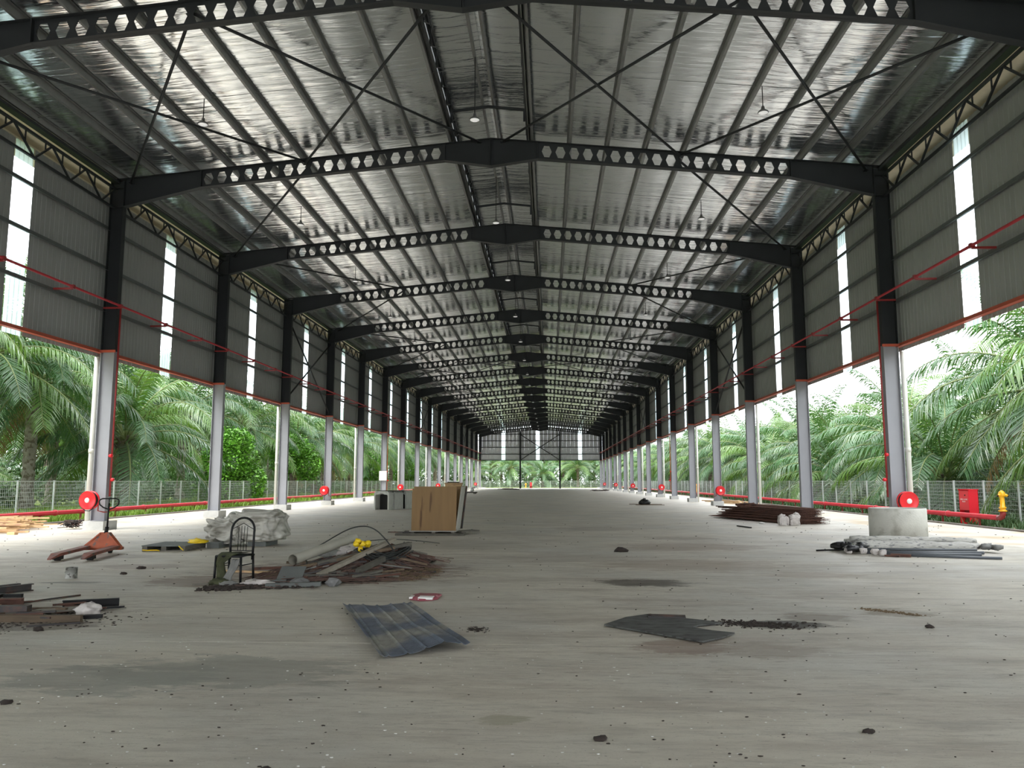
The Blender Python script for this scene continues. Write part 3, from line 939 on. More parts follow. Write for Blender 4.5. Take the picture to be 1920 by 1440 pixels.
# ================================================================== THINGS ON THE FLOOR
def ribbon(mb, pts, w_, th, mi=0, side=(1, 0, 0), wob=0., seed=0, nseg=6):
    """hanging strip of cloth following pts, folded across its width"""
    r_ = random.Random(seed); S = Vector(side)
    vs = []; ph = r_.random() * 6
    for i, p in enumerate(pts):
        p = Vector(p)
        for j in range(nseg + 1):
            t = j / nseg - .5
            fo = wob * math.sin(t * 13 + ph + i * .5) + wob * .5 * math.sin(t * 29 + i)
            q = p + S * (w_[i] if isinstance(w_, list) else w_) * t + Vector((0, fo, fo * .35))
            vs.append(q)
    n = nseg + 1; L2 = len(vs)
    vs += [v + Vector((0, th, 0)) for v in vs]
    fs = []
    for i in range(len(pts) - 1):
        for j in range(nseg):
            a = i * n + j
            fs += [(a, a + 1, a + n + 1, a + n), (L2 + a, L2 + a + n, L2 + a + n + 1, L2 + a + 1)]
    for i in range(len(pts) - 1):
        for e in (0, nseg):
            a = i * n + e; fs.append((a, a + n, L2 + a + n, L2 + a) if e == 0 else (a, L2 + a, L2 + a + n, a + n))
    for j in range(nseg):
        for b in (0, (len(pts) - 1) * n):
            a = b + j; fs.append((a, L2 + a, L2 + a + 1, a + 1) if b == 0 else (a, a + 1, L2 + a + 1, L2 + a))
    mb.add(vs, fs, mi, True)

# ---- pallet jack
J = empty('pallet_jack', (-6.98, 15.38, 0), math.radians(11), 'worn orange hand pallet jack parked left, forks on the floor', 'pallet jack')
for sx in (-1, 1):
    mb = MB()
    xa, xb = sx * .27 - .08, sx * .27 + .08
    mb.add([(xa, -.05, .10), (xb, -.05, .10), (xb, -1.45, .085), (xa, -1.45, .085), (xb - .05, -1.72, .045), (xa + .05, -1.72, .045),
            (xa, -.05, .155), (xb, -.05, .155), (xb, -1.45, .135), (xa, -1.45, .135), (xb - .05, -1.72, .065), (xa + .05, -1.72, .065)],
           [(0, 3, 2, 1), (3, 5, 4, 2), (6, 7, 8, 9), (9, 8, 10, 11), (0, 1, 7, 6), (1, 2, 8, 7), (2, 4, 10, 8), (4, 5, 11, 10), (5, 3, 9, 11), (3, 0, 6, 9)])
    mb.build('fork', M['fork'], J)
    w_ = MB().lathe([(0, -.05), (.036, -.05), (.036, .05), (0, .05)], 12, (sx * .27, -1.36, .036), 'x')
    w_.box(sx * .27 - .06, sx * .27 - .05, -1.42, -1.25, .02, .09).box(sx * .27 + .05, sx * .27 + .06, -1.42, -1.25, .02, .09)
    w_.build('load_roller', M['rubber'], J)
    MB().lathe([(0, -.03), (.065, -.03), (.065, .03), (0, .03)], 14, (sx * .12, .12, .065), 'x').build('steer_wheel', M['rubber'], J)
mb = MB()
mb.add([(-.37, -.03, .07), (.37, -.03, .07), (.37, -.03, .115), (.10, .05, .40), (-.06, .05, .40), (-.37, -.03, .115),
        (-.37, .01, .07), (.37, .01, .07), (.37, .01, .115), (.10, .09, .40), (-.06, .09, .40), (-.37, .01, .115)],
       [(0, 1, 2, 3, 4, 5), (11, 10, 9, 8, 7, 6), (0, 6, 7, 1), (1, 7, 8, 2), (2, 8, 9, 3), (3, 9, 10, 4), (4, 10, 11, 5), (5, 11, 6, 0)])
mb.bar((.36, .0, .10), (.10, .06, .39), .10, .03).bar((-.36, .0, .10), (-.06, .06, .39), .08, .025)
mb.box(-.37, .37, -.03, .12, .07, .12)
mb.build('frame_plate', M['jack'], J)
MB().tube([(.02, .10, .13), (.02, .10, .40)], .055, 12).tube([(.02, .12, .36), (.03, .14, .50)], .035, 10).build('pump', M['black'], J)
hd = MB().tube([(.03, .14, .46), (.045, .13, .96)], .018, 8)
hd.tube([(.045 + a, .13, z) for a, z in ((0, .84), (-.10, .875), (-.17, .93), (-.185, .99), (-.17, 1.03), (-.12, 1.05), (.12, 1.05), (.17, 1.03), (.185, .99), (.17, .93), (.10, .875), (0, .84))], .013, 8)
hd.tube([(.045, .13, .93), (.045, .13, 1.05)], .012, 6).build('handle', M['black'], J)

# ---- tin can
C_ = empty('tin_can', (-5.22, 11.5, 0), 0, 'dented grey tin can standing in front of the pallet jack', 'can')
MB().lathe([(0, 0), (.082, 0), (.082, .006), (.079, .01), (.079, .148), (.083, .152), (.078, .155), (.074, .14), (.074, .02), (0, .015)], 22).build('body', M['tin'], C_)
MB().tube([(-.08, 0, .13), (-.085, -.02, .08), (0, -.088, .06), (.085, -.02, .08), (.08, 0, .13)], .003, 5).build('wire_handle', M['black'], C_)

# ---- small pallet with a yellow cloth
P_ = empty('board_pallet', (-6.42, 15.85, 0), math.radians(2), 'low wooden pallet covered with a grey board, left of the wrapped bundle', 'pallet')
mb = MB()
ang = Vector((.14, 1.05, 0)).normalized()
W1, D1 = .86, 1.05
for i in range(3):
    MB().box(.0 + i * .38, .10 + i * .38, 0, D1, .022, .10).build('bearer', M['greywood'], P_)
for i in range(5):
    MB().box(0, W1, i * .235, i * .235 + .10, 0, .022).build('slat', M['greywood'], P_)
MB().box(-.01, W1 + .02, -.01, D1 + .01, .10, .118).build('top_board', M['greyblock'], P_)
MB().tube([(.02, -.02, .03), (.12, -.03, .025), (.3, -.025, .03), (.36, -.03, .02)], .012, 5).tube([(.74, -.02, .11), (.80, -.03, .06), (.84, -.03, .03)], .012, 5).build('yellow_strap', M['plasticy'], P_)
tag(MB().blob((-5.60, 16.55, .15), (.19, .13, .06), 3, .3, 3, 3, flat=.118).build('plastic_rag', M['plasticy']), 'crumpled yellow plastic lying on the low covered pallet', 'plastic')

# ---- plastic wrapped bundle
Bn = empty('wrapped_bundle', (-4.9, 17.45, 0), 0, 'large bundle wrapped in pale plastic sheet behind the black chair', 'bundle')
MB().blob((.20, .1, .41), (.56, .5, .33), 5, .13, 3.4, 4, power=.5, flat=.10).build('wrapping', M['plastic'], Bn)
MB().blob((-.38, -.05, .34), (.38, .45, .27), 5, .20, 4.2, 9, power=.6, flat=.06).blob((-.62, -.3, .16), (.14, .2, .14), 3, .3, 3, 2, flat=.01).build('loose_end', M['plastic'], Bn)
MB().box(-.66, -.36, -.55, -.10, 0, .10).box(-.55, -.30, -.80, -.56, 0, .12).box(.1, .5, -.25, .5, 0, .10).build('base_block', M['greyblock'], Bn)

# ---- black tubular chair
Ch = empty('steel_chair', (-2.68, 11.12, 0), math.radians(-8), 'black tubular steel chair with arched back and trousers hung over its seat', 'chair')
T = .0155
Ch.scale = (1.09, 1.05, 1.0)
arch = [(-.155, .16, .30), (-.16, .17, .5), (-.16, .18, .68)] + [(-.16 * math.cos(a), .185 + .02 * math.sin(a), .70 + .175 * math.sin(a)) for a in [PI * i / 12 for i in range(13)]] + [(.16, .18, .68), (.16, .17, .5), (.155, .16, .30)]
MB().tube(arch, T, 8).build('back_frame', M['black'], Ch)
mb = MB()
for x in (-.06, -.02, .02, .06): mb.tube([(x, .17, .42), (x * 1.0, .19, .77 - abs(x) * .3)], .004, 5)
mb.tube([(-.145, .185, .72), (-.06, .19, .765), (0, .2, .80), (.06, .19, .765), (.145, .185, .72)], .005, 5).tube([(-.158, .17, .42), (.158, .17, .42)], .006, 5)
mb.build('back_rods', M['black'], Ch)
MB().tube([(-.17, -.16, .37), (.17, -.16, .37), (.18, .15, .37), (-.18, .15, .37), (-.17, -.16, .37)], T, 8).box(-.16, .16, -.15, .15, .365, .38).build('seat', M['black'], Ch)
for x, y in ((-.17, -.16), (.17, -.16), (-.165, .16), (.165, .16)):
    MB().tube([(x, y, .37), (x * 1.06, y * 1.08, 0)], T, 8).build('leg', M['black'], Ch)
MB().tube([(-.17, -.16, .25), (.17, -.16, .25)], .007, 6).tube([(-.17, -.16, .25), (-.17, .16, .25)], .007, 6).tube([(.17, -.16, .25), (.17, .16, .25)], .007, 6).build('stretcher', M['black'], Ch)
tr = empty('trousers', (-2.68, 11.12, 0), math.radians(-8), 'olive and grey trousers draped over the chair seat down to the floor', 'trousers')
mb = MB(); ribbon(mb, [(-.0, .12, .40), (-.02, -.08, .41), (-.05, -.18, .385), (-.11, -.20, .29), (-.10, -.19, .17), (-.05, -.22, .07), (-.01, -.30, .02)], [.30, .30, .22, .12, .12, .17, .22], .035, 0, (1, 0, 0), .022, 4)
mb.blob((-.05, -.30, .04), (.12, .11, .05), 3, .3, 3, 5, flat=0)
mb.build('olive_leg', M['olive'], tr)
mb = MB(); ribbon(mb, [(.10, -.14, .33), (.12, -.20, .33), (.09, -.205, .22), (.03, -.21, .12), (.02, -.26, .05), (.10, -.36, .02)], [.10, .12, .12, .11, .14, .2], .025, 0, (1, 0, 0), .012, 7)
mb.blob((.10, -.33, .03), (.13, .10, .035), 3, .3, 3, 8, flat=0)
mb.build('grey_leg', M['greycloth'], tr)
tag(MB().blob((-2.25, 10.80, .03), (.20, .10, .055), 3, .35, 3, 12, flat=0).build('white_rag', M['bag']), 'crumpled whitish rag on the dirt right of the chair legs', 'rag')

# ---- debris heap
def stuff(o, lab, cat):
    return tag(o, lab, cat, kind='stuff')
r_ = random.Random(3)
def HZ(x, y):
    u = (x + .98 - .25 * (y - 12.8)) / .52; v = (y - 12.95) / .95
    a = .33 * math.exp(-u * u - v * v)
    u = (x + 1.75) / .55; v = (y - 12.0) / .9
    a += .12 * math.exp(-u * u - v * v)
    return a
mb = MB(); vs = []; fs = []; NXX, NYY = 46, 60
for j in range(NYY + 1):
    for i in range(NXX + 1):
        x = -2.75 + 2.45 * i / NXX; y = 10.7 + 4.0 * j / NYY
        z = HZ(x, y) * (1 + .5 * mnoise.noise(Vector((x * 9, y * 7, 0)))) + .03 * mnoise.noise(Vector((x * 14, y * 12, 3))) - .03
        vs.append((x, y, max(-.02, z)))
fs = [(j * (NXX + 1) + i, j * (NXX + 1) + i + 1, (j + 1) * (NXX + 1) + i + 1, (j + 1) * (NXX + 1) + i) for j in range(NYY) for i in range(NXX)
      if max(vs[j * (NXX + 1) + i][2], vs[(j + 1) * (NXX + 1) + i + 1][2], vs[j * (NXX + 1) + i + 1][2]) > -.015]
mb.add(vs, fs)
stuff(mb.build('debris_mound', M['dirt']), 'low dark mound of dirt and scraps under the rubbish heap', 'dirt')
mb = MB()
for i in range(620):
    t = r_.random(); x = -2.75 + t * 1.25 + r_.gauss(0, .06); y = 10.45 + t * .42 + r_.gauss(0, .10)
    s_ = r_.uniform(.008, .032)
    mb.blob((x, y, s_ * .5), (s_ * r_.uniform(.8, 2), s_, s_ * .8), 1, .3, 2, i % 17, smooth=False)
stuff(mb.build('loose_dirt', M['dirt']), 'strip of loose black dirt clods on the floor below the chair', 'dirt')
mb = MB()
for i in range(900):
    a = r_.random() * 6.3; d = r_.random() ** .5
    x = -.42 + .42 * d * math.cos(a); y = 12.3 + 1.05 * d * math.sin(a); an = r_.random() * 6.3; l = r_.uniform(.03, .12)
    z = .01 + .05 * (1 - d)
    mb.bar((x, y, z), (x + l * math.cos(an), y + l * math.sin(an), z + r_.uniform(-.005, .03)), .004, .004)
stuff(mb.build('straw', M['straw']), 'scattered straw at the right end of the rubbish heap', 'straw')
mb = MB()
for i in range(1100):
    x = r_.gauss(-1.5, .55); y = 11.0 + r_.random() * 2.4 + (x + 1.5) * .4
    if x > -.4 or x < -2.7: continue
    hh = max(.01, HZ(x, y))
    an = r_.gauss(.45, .5); l = r_.uniform(.15, .6)
    mb.bar((x, y, hh * r_.uniform(.8, 1.2) + .01), (x + l * math.cos(an), y + l * math.sin(an), HZ(x + l * math.cos(an), y + l * math.sin(an)) + r_.uniform(.01, .06)), .010, .009)
stuff(mb.build('tangled_wire', M['twig']), 'tangle of rusty tie wire through the rubbish heap', 'wire')

# named pieces of the heap (from, to, width, height, material, name, label, category)
bits = [
    ((-1.52, 11.2, .10), (-.80, 12.9, .47), .085, .05, 'palelath', 'timber_offcut', 'long pale timber leaning across the rubbish heap front', 'timber'),
    ((-1.70, 11.7, .20), (-.55, 12.95, .40), .09, .05, 'greywood', 'timber_offcut', 'olive-grey timber near the crest of the rubbish heap', 'timber'),
    ((-1.95, 11.5, .16), (-.75, 12.6, .36), .08, .04, 'wood', 'timber_offcut', 'brown timber under the leaning grey one on the heap', 'timber'),
    ((-2.05, 11.2, .07), (-1.20, 11.9, .15), .10, .03, 'greywood', 'timber_offcut', 'split grey lath low on the middle of the heap', 'timber'),
    ((-1.05, 11.5, .12), (-.80, 12.1, .24), .07, .07, 'greywood', 'timber_offcut', 'stubby log right of the leaning timber on the heap', 'timber'),
    ((-2.9, 12.5, .04), (-1.9, 12.3, .10), .06, .04, 'rust', 'timber_offcut', 'reddish batten behind the chair seat', 'timber'),
    ((-2.75, 13.6, .03), (-1.9, 13.5, .04), .07, .04, 'wood', 'timber_offcut', 'brown batten lying behind the open end of the cream tube', 'timber'),
    ((-3.4, 12.4, .02), (-2.2, 12.0, .03), .05, .03, 'palewood', 'timber_offcut', 'pale yellowish lath on the floor left of the chair', 'timber'),
    ((-2.35, 12.2, .05), (-1.7, 12.9, .20), .05, .04, 'rust', 'rusty_bar', 'rust-red bar under the cream tube', 'bar'),
    ((-2.25, 11.7, .03), (-1.95, 12.9, .16), .05, .04, 'rust', 'rusty_bar', 'rust-red bar rising from the chair to the cream tube', 'bar'),
    ((-2.05, 10.6, .03), (-1.35, 10.72, .04), .10, .05, 'greyblock', 'grey_slab', 'flat grey slab at the front foot of the heap', 'slab'),
    ((-2.3, 10.95, .03), (-1.9, 11.0, .04), .10, .05, 'greyblock', 'grey_slab', 'dark grey slab end next to the white rag', 'slab'),
    ((-3.1, 10.75, .015), (-2.75, 10.95, .015), .03, .02, 'greywood', 'timber_offcut', 'short crooked stick left of the chair legs', 'stick'),
    ((-1.75, 11.2, .10), (-1.15, 11.15, .11), .03, .02, 'greywood', 'timber_offcut', 'thin pale lath across the heap front', 'timber'),
    ((-1.0, 11.05, .10), (-.70, 11.5, .13), .045, .03, 'greywood', 'timber_offcut', 'short whitish offcut at the heap right front', 'timber'),
    ((-2.35, 11.3, .04), (-2.0, 11.6, .12), .04, .04, 'wood', 'timber_offcut', 'short brown peg lying below the tube mouth', 'timber'),
]
for p, q, w_, h_, mt, nm, lab, cat in bits:
    tag(MB().bar(p, q, w_, h_).build(nm, M[mt]), lab, cat)
for i in range(80):
    t = r_.random(); x = -2.1 + 1.4 * t; y = 10.95 + r_.random() * 2.0 + .4 * t; an = r_.gauss(.5, .4); l = r_.uniform(.25, .8)
    z = .03 + HZ(x, y)
    tag(MB().bar((x, y, z), (x + l * math.cos(an), y + l * math.sin(an), .03 + HZ(x + l * math.cos(an), y + l * math.sin(an)) + r_.uniform(0, .05)), r_.uniform(.02, .05), r_.uniform(.012, .03)).build('broken_lath', M[r_.choice(['greywood', 'wood', 'darksteel', 'rust', 'greywood', 'greycloth'])]),
        'broken lath or strip jumbled in the rubbish heap', 'lath', 'jumbled laths of the rubbish heap')
tb = empty('cream_tube', (0, 0, 0), 0, 'thick cream tube with a dark open end on the heap', 'tube')
mb = MB()
a = Vector((-2.0, 11.55, .27)); b_ = Vector((-1.62, 13.6, .44)); d = (b_ - a)
mb.tube([a, a + d * .5, b_], .075, 18, cap=False); mb.tube([b_, a + d * .5, a], .062, 18, cap=False)
mb.build('tube_wall', M['cardtube'], tb)
tag(MB().blob((-1.45, 13.0, .27), (.25, .42, .11), 3, .3, 2.5, 31, flat=.05).build('plastic_sack', M['bag']), 'dirty pale sack lying along the cream tube', 'sack')
tag(MB().blob((-2.15, 14.6, .06), (.32, .25, .09), 3, .35, 3, 33, flat=0).blob((-1.75, 15.0, .08), (.36, .22, .12), 3, .35, 3, 35, flat=0).build('khaki_rag', M['greycloth']), 'crumpled khaki rags behind the cream tube', 'rag')
tag(MB().box(-.17, .17, 0, .38, 0, .012).build('grey_card', M['greyblock'], None, (-1.88, 11.0, .035), (math.radians(24), 0, .1)), 'square grey board propped at the left of the heap', 'board')
tag(MB().blob((-1.20, 10.78, .055), (.10, .08, .065), 2, .25, 1.6, 8, flat=0, smooth=False).build('rubble_stone', M['stone']), 'grey angular stone at the front foot of the heap', 'stone')
tag(MB().blob((-1.68, 10.86, .05), (.13, .09, .06), 2, .2, 1.5, 18, flat=0, smooth=False).build('rubble_stone', M['stone']), 'larger grey lump left of the angular stone', 'stone')
mb = MB(); r3 = random.Random(9)
for i in range(13):
    ox, oy = -.98 + r3.uniform(-.06, .06), 13.1 + r3.uniform(-.12, .12); rx = .40 + r3.uniform(-.08, .05); ry = .85 + r3.uniform(-.12, .08)
    pts = []
    for t in range(27):
        xx, yy = ox + rx * math.cos(t * PI / 13), oy + ry * math.sin(t * PI / 13)
        pts.append(Vector((xx, yy, HZ(xx, yy) + .03 + .007 * i + .02 * math.sin(t * .9 + i))))
    mb.tube(pts, .010, 5)
tag(mb.build('cable_coil', M['cable']), 'coil of black cable on top of the heap right side', 'cable')
mb = MB()
mb.tube(smooth([(-1.93, 12.0, .16), (-1.98, 12.2, .30), (-1.80, 12.6, .46), (-1.55, 12.9, .62), (-1.32, 12.95, .67), (-1.10, 12.8, .63), (-.88, 12.6, .49), (-.7, 12.4, .32)]), .010, 6)
mb.tube([(-1.93, 12.0, .16), (-1.90, 11.85, .10), (-1.82, 11.8, .14), (-1.72, 12.0, .25)], .009, 6)
tag(mb.build('cable_loop', M['cable']), 'loose black cable arching over the cream tube', 'cable')
tag(MB().tube(smooth([(-1.4, 13.4, .40), (-1.15, 14.4, .36), (-.9, 15.6, .25), (-.7, 17.5, .06)]), .008, 6).build('cable_loop', M['cable']), 'thin black cable running from the tube towards the crate', 'cable')
tag(MB().tube([(-.62, 11.9, .04), (-.40, 11.95, .03), (-.25, 12.05, .045), (-.02, 12.15, .045)], .014, 8).build('black_rod', M['cable']), 'black hose end sticking out right of the heap', 'hose')
fb = MB()
for i in range(9):
    fb.blob((-1.17 + r3.uniform(-.09, .09), 12.3 + r3.uniform(-.06, .06), .44 + r3.uniform(-.045, .045)), (.045, .045, .04), 2, .4, 3, i)
tag(fb.blob((-1.20, 12.3, .37), (.04, .04, .05), 2, .3, 3, 11).build('yellow_plastic_bag', M['plasticy']), 'bright yellow crumpled plastic on top of the heap', 'plastic')

# ---- crate on its pallet
Cr = empty('plywood_crate', (-1.9, 20.9, 0), 0, 'tall plywood crate standing on boards left of the middle', 'crate')
Z0 = .115
mb = MB()
mb.prism([(0.0, Z0), (1.16, Z0), (1.18, 1.25), (.06, 1.25), (.06, 1.20), (.02, 1.20), (.02, 1.10), (.01, 1.10)], 0, .015)
mb.build('front_panel', M['ply'], Cr)
MB().prism([(0, Z0), (.03, 1.19), (.045, 1.19), (.015, Z0)], .016, 1.1).build('side_panel', M['ply'], Cr)
MB().prism([(1.15, Z0), (1.29, 1.25), (1.305, 1.25), (1.165, Z0)], .016, 1.1).build('side_panel', M['insul'], Cr)
MB().prism([(0, Z0), (1.2, Z0), (1.33, 1.26), (.03, 1.2)], 1.1, 1.13).build('back_panel', M['ply'], Cr)
MB().prism([(1.185, Z0), (1.315, 1.25), (1.345, 1.25), (1.215, Z0)], 1.02, 1.14).build('edge_strip', M['darksteel'], Cr)
MB().box(1.10, 1.17, .02, .05, .12, 1.20).build('corner_post', M['wood'], Cr)
MB().box(-.04, 1.18, -.06, 1.15, .095, .113).build('base_board', M['insul'], Cr)
MB().box(-.02, 1.16, -.03, 1.1, .113, .117).build('dark_gasket', M['rubber'], Cr)
for (x0, x1, y0, y1, z1) in ((-.38, 1.38, -.22, .0, .055), (-.30, 1.30, .40, .55, .055), (-.35, 1.32, .95, 1.1, .055)):
    MB().box(x0, x1, y0, y1, 0, z1).build('pallet_plank', M['greywood'], Cr)
for x in (0, .55, 1.05):
    MB().box(x, x + .09, -.10, 1.1, .056, .095).build('pallet_bearer', M['greywood'], Cr)
MB().box(-.62, .1, .05, .12, .06, .085).build('dark_batten', M['darksteel'], Cr)
MB().bar((1.18, .2, .08), (1.60, .75, .08), .30, .04).build('loose_plank', M['greywood'], Cr)
# crate far behind
Cb = empty('pale_crate', (-5.45, 60, 0), 0, 'pale flat-topped crate showing above the plywood crate', 'crate')
MB().box(-.60, .60, -.4, .4, .10, 1.16).build('crate_body', M['palewood'], Cb)
MB().box(-.64, .64, -.44, .44, 1.16, 1.26).build('lid', M['palewood'], Cb)
MB().box(-.45, .40, -.3, .3, 1.26, 1.33).build('black_cover', M['rubber'], Cb)
for x in (-.5, 0, .4): MB().box(x, x + .1, -.4, .4, 0, .10).build('bearer', M['greywood'], Cb)

# ---- U-shaped concrete drain sections
def culvert_mesh(d=.50):
    mb = MB(); w_ = .41; h = .90; t = .075
    outer = [(-w_, 0), (-w_, h - .10), (-w_ + .09, h), (w_ - .09, h), (w_, h - .10), (w_, 0)]
    inner = [(-w_ + t, 0), (-w_ + t, h - .22), (-w_ + t + .04, h - .17), (-.14, h - .16), (-.06, h - .115), (.06, h - .115), (.14, h - .16), (w_ - t - .04, h - .17), (w_ - t, h - .22), (w_ - t, 0)]
    n1, n2 = len(outer), len(inner)
    vs = [(a, 0, b) for a, b in outer] + [(a, 0, b) for a, b in inner] + [(a, d, b) for a, b in outer] + [(a, d, b) for a, b in inner]
    m_ = n1 + n2
    face = [0, 1, 2, n1 + 3, n1 + 2, n1 + 1, n1 + 0]
    fs = [[0, n1, n1 + 1, 1], [1, n1 + 1, n1 + 2, n1 + 3, 2], [2, n1 + 3, n1 + 4, n1 + 5, n1 + 6, 3], [3, n1 + 6, n1 + 7, n1 + 8, 4], [4, n1 + 8, n1 + 9, 5]]
    fs += [[m_ + i for i in f][::-1] for f in fs]
    fs += [(i, i + 1, m_ + i + 1, m_ + i) for i in range(n1 - 1)]
    fs += [(n1 + i, m_ + n1 + i, m_ + n1 + i + 1, n1 + i + 1) for i in range(n2 - 1)]
    fs += [(0, m_, m_ + n1, n1), (n1 - 1, n1 + n2 - 1, m_ + n1 + n2 - 1, m_ + n1 - 1)]
    return mb.add(vs, fs).mesh('drain_section', M['ringcon'])
me_cu = culvert_mesh(.46)
for i in range(5):
    dx, dy = .30 * .53 * i, .95 * .53 * i
    o = place('drain_section', me_cu, None, (-6.48 + dx + (.0, .03, -.02, .10, .02)[i], 39.0 + dy, 0), (0, 0, math.radians(-17)))
    tag(o, 'upturned U-shaped concrete drain section, %s in the row behind the crate' % ['front one', 'second', 'third', 'fourth', 'rear one'][i], 'concrete drain', 'row of concrete drain sections')
for i in range(4):
    dx, dy = .30 * .53 * i, .95 * .53 * i
    tag(MB().box(-.37, .37, .475, .515, 0, .86).build('rubber_spacer', M['rubber'], None, (-6.48 + dx, 39.0 + dy, 0), (0, 0, math.radians(-17))), 'dark rubber spacer standing behind the %s drain section' % ORD[i], 'spacer')
tag(MB().box(-.42, .5, 0, 1.6, .905, .925).build('rubber_mat', M['rubber'], None, (-6.42, 39.1, 0), (0, 0, math.radians(-17))), 'thin black mat lying on top of the drain sections', 'mat')

# far board with pale bundle
o = empty('low_platform', (-6.95, 88, 0), 0, 'dark low platform far left with a pale block on it', 'platform')
MB().box(-.70, .70, -.8, .8, .10, .22).build('deck', M['greywood'], o); MB().box(-.6, -.4, -.8, .8, 0, .1).box(.4, .6, -.8, .8, 0, .1).build('bearer', M['greywood'], o)
tag(MB().blob((-6.75, 88, .42), (.22, .2, .20), 2, .2, 2, 4, flat=.22).blob((-6.75, 88, .65), (.34, .2, .12), 2, .2, 2, 5).build('pale_block', M['white']), 'pale block on the distant low platform', 'block')
r_ = random.Random(21)
for (cx, cy_, n, sx, nm) in ((-4.6, 128, 16, 1.6, 'far left of centre'), (8.6, 112, 12, 1.4, 'far right near the columns')):
    mb = MB()
    for i in range(n * 3):
        x = cx + r_.gauss(0, sx * .4); y = cy_ + r_.uniform(-1, 1); z = r_.uniform(.03, .22)
        mb.bar((x, y, z), (x + r_.uniform(-.8, .8), y + r_.uniform(-.6, .6), z), .08, .05)
    stuff(mb.build('scrap_pile', M['darksteel']), 'small dark scrap pile %s on the floor' % nm, 'scrap')

# ---- concrete ring
Rg = tag(MB().lathe([(.585, 0), (.655, 0), (.655, .70), (.645, .735), (.60, .735), (.585, .70), (.585, 0)], 48, (10.215, 20.33, 0)).build('concrete_ring', M['ringcon']), 'big round concrete ring standing before the nearest right column', 'concrete ring')

# ---- tarpaulin and pole bundle
r_ = random.Random(8)
def roll(p, q, rad, seed, mt, lab, nm='tarpaulin_roll', cat='tarpaulin'):
    rr = random.Random(seed); mb = MB(); p = Vector(p); q = Vector(q); n = 14
    pts = []; rs = []
    for i in range(n + 1):
        t = i / n
        pts.append(p.lerp(q, t) + Vector((rr.uniform(-.012, .012), rr.uniform(-.02, .02), rr.uniform(-.008, .012))))
        rs.append(rad * (1 + rr.uniform(-.16, .16)) * (.72 if i in (0, n) else 1))
    mb.tube(pts, rs, 10)
    tag(mb.build(nm, M[mt]), lab, cat)
roll((7.70, 16.9, .16), (10.30, 16.95, .14), .075, 1, 'tarp', 'rear pale tarpaulin roll in the bundle by the concrete ring')
roll((7.65, 16.7, .18), (10.25, 16.8, .12), .08, 2, 'tarp', 'uppermost pale tarpaulin roll of the bundle')
roll((7.75, 16.45, .15), (10.15, 16.5, .10), .085, 3, 'tarp', 'middle pale tarpaulin roll with dark creases in the bundle')
roll((7.70, 16.6, .25), (10.2, 16.7, .20), .065, 9, 'tarp', 'thin pale tarpaulin roll lying on top of the others')
roll((7.60, 16.2, .13), (9.95, 16.25, .11), .095, 4, 'tarp', 'front pale tarpaulin roll above the grey pipes')
for i, (p, q, rad, lab) in enumerate([((7.72, 15.9, .04), (9.9, 15.85, .04), .032, 'rear grey pipe under the front tarpaulin roll'),
                                      ((7.80, 15.75, .03), (9.7, 15.55, .03), .028, 'middle dark blue-grey pipe before the tarpaulins'),
                                      ((7.95, 15.55, .028), (9.72, 14.9, .028), .026, 'long grey pipe jutting out right of the tarpaulins'),
                                      ((7.7, 16.02, .09), (9.85, 16.0, .08), .022, 'thin dark pipe lying on the front tarpaulin roll')]):
    tag(MB().tube([p, q], rad, 10).build('grey_pipe', M['greypipe']), lab, 'pipe')
tag(MB().tube([(6.98, 16.49, .02), (7.6, 16.4, .05), (8.2, 16.3, .10)], .018, 6).build('black_rod', M['black']), 'thin black rod jutting out left of the tarpaulin bundle', 'rod')
mb = MB()
for i in range(7): mb.blob((7.55 + r_.uniform(-.12, .18), 16.3 + r_.uniform(-.3, .5), .10 + r_.uniform(-.03, .09)), (.13, .13, .07), 2, .35, 3, i, flat=.0)
tag(mb.build('black_sheeting', M['bagb']), 'crumpled black sheeting at the left end of the tarpaulins', 'sheeting')
for i, (x, y, z) in enumerate([(7.42, 15.95, .07), (7.62, 15.75, .08), (7.78, 15.6, .07), (7.88, 15.5, .06)]):
    tag(MB().blob((x, y, z), (.065, .05, .06), 2, .25, 2, i + 40, power=.6, flat=0).build('white_block', M['bag']), 'small white block at the tarpaulin ends, %s from the left' % ORD[i], 'block', 'white blocks at the tarpaulin ends')
tag(MB().bar((8.0, 15.45, .03), (8.32, 15.32, .03), .09, .05).bar((7.9, 15.45, .02), (8.1, 15.3, .02), .06, .03).build('brick_piece', M['rust']), 'broken brick in front of the grey pipes', 'brick')
mb = MB()
for i in range(4): mb.blob((10.3 + r_.uniform(-.08, .10), 16.6 + r_.uniform(-.35, .35), .11), (.11, .10, .06), 2, .35, 3, i + 60, flat=0)
tag(mb.build('grey_rag', M['greycloth']), 'grey rag ends at the right end of the tarpaulins', 'rag')

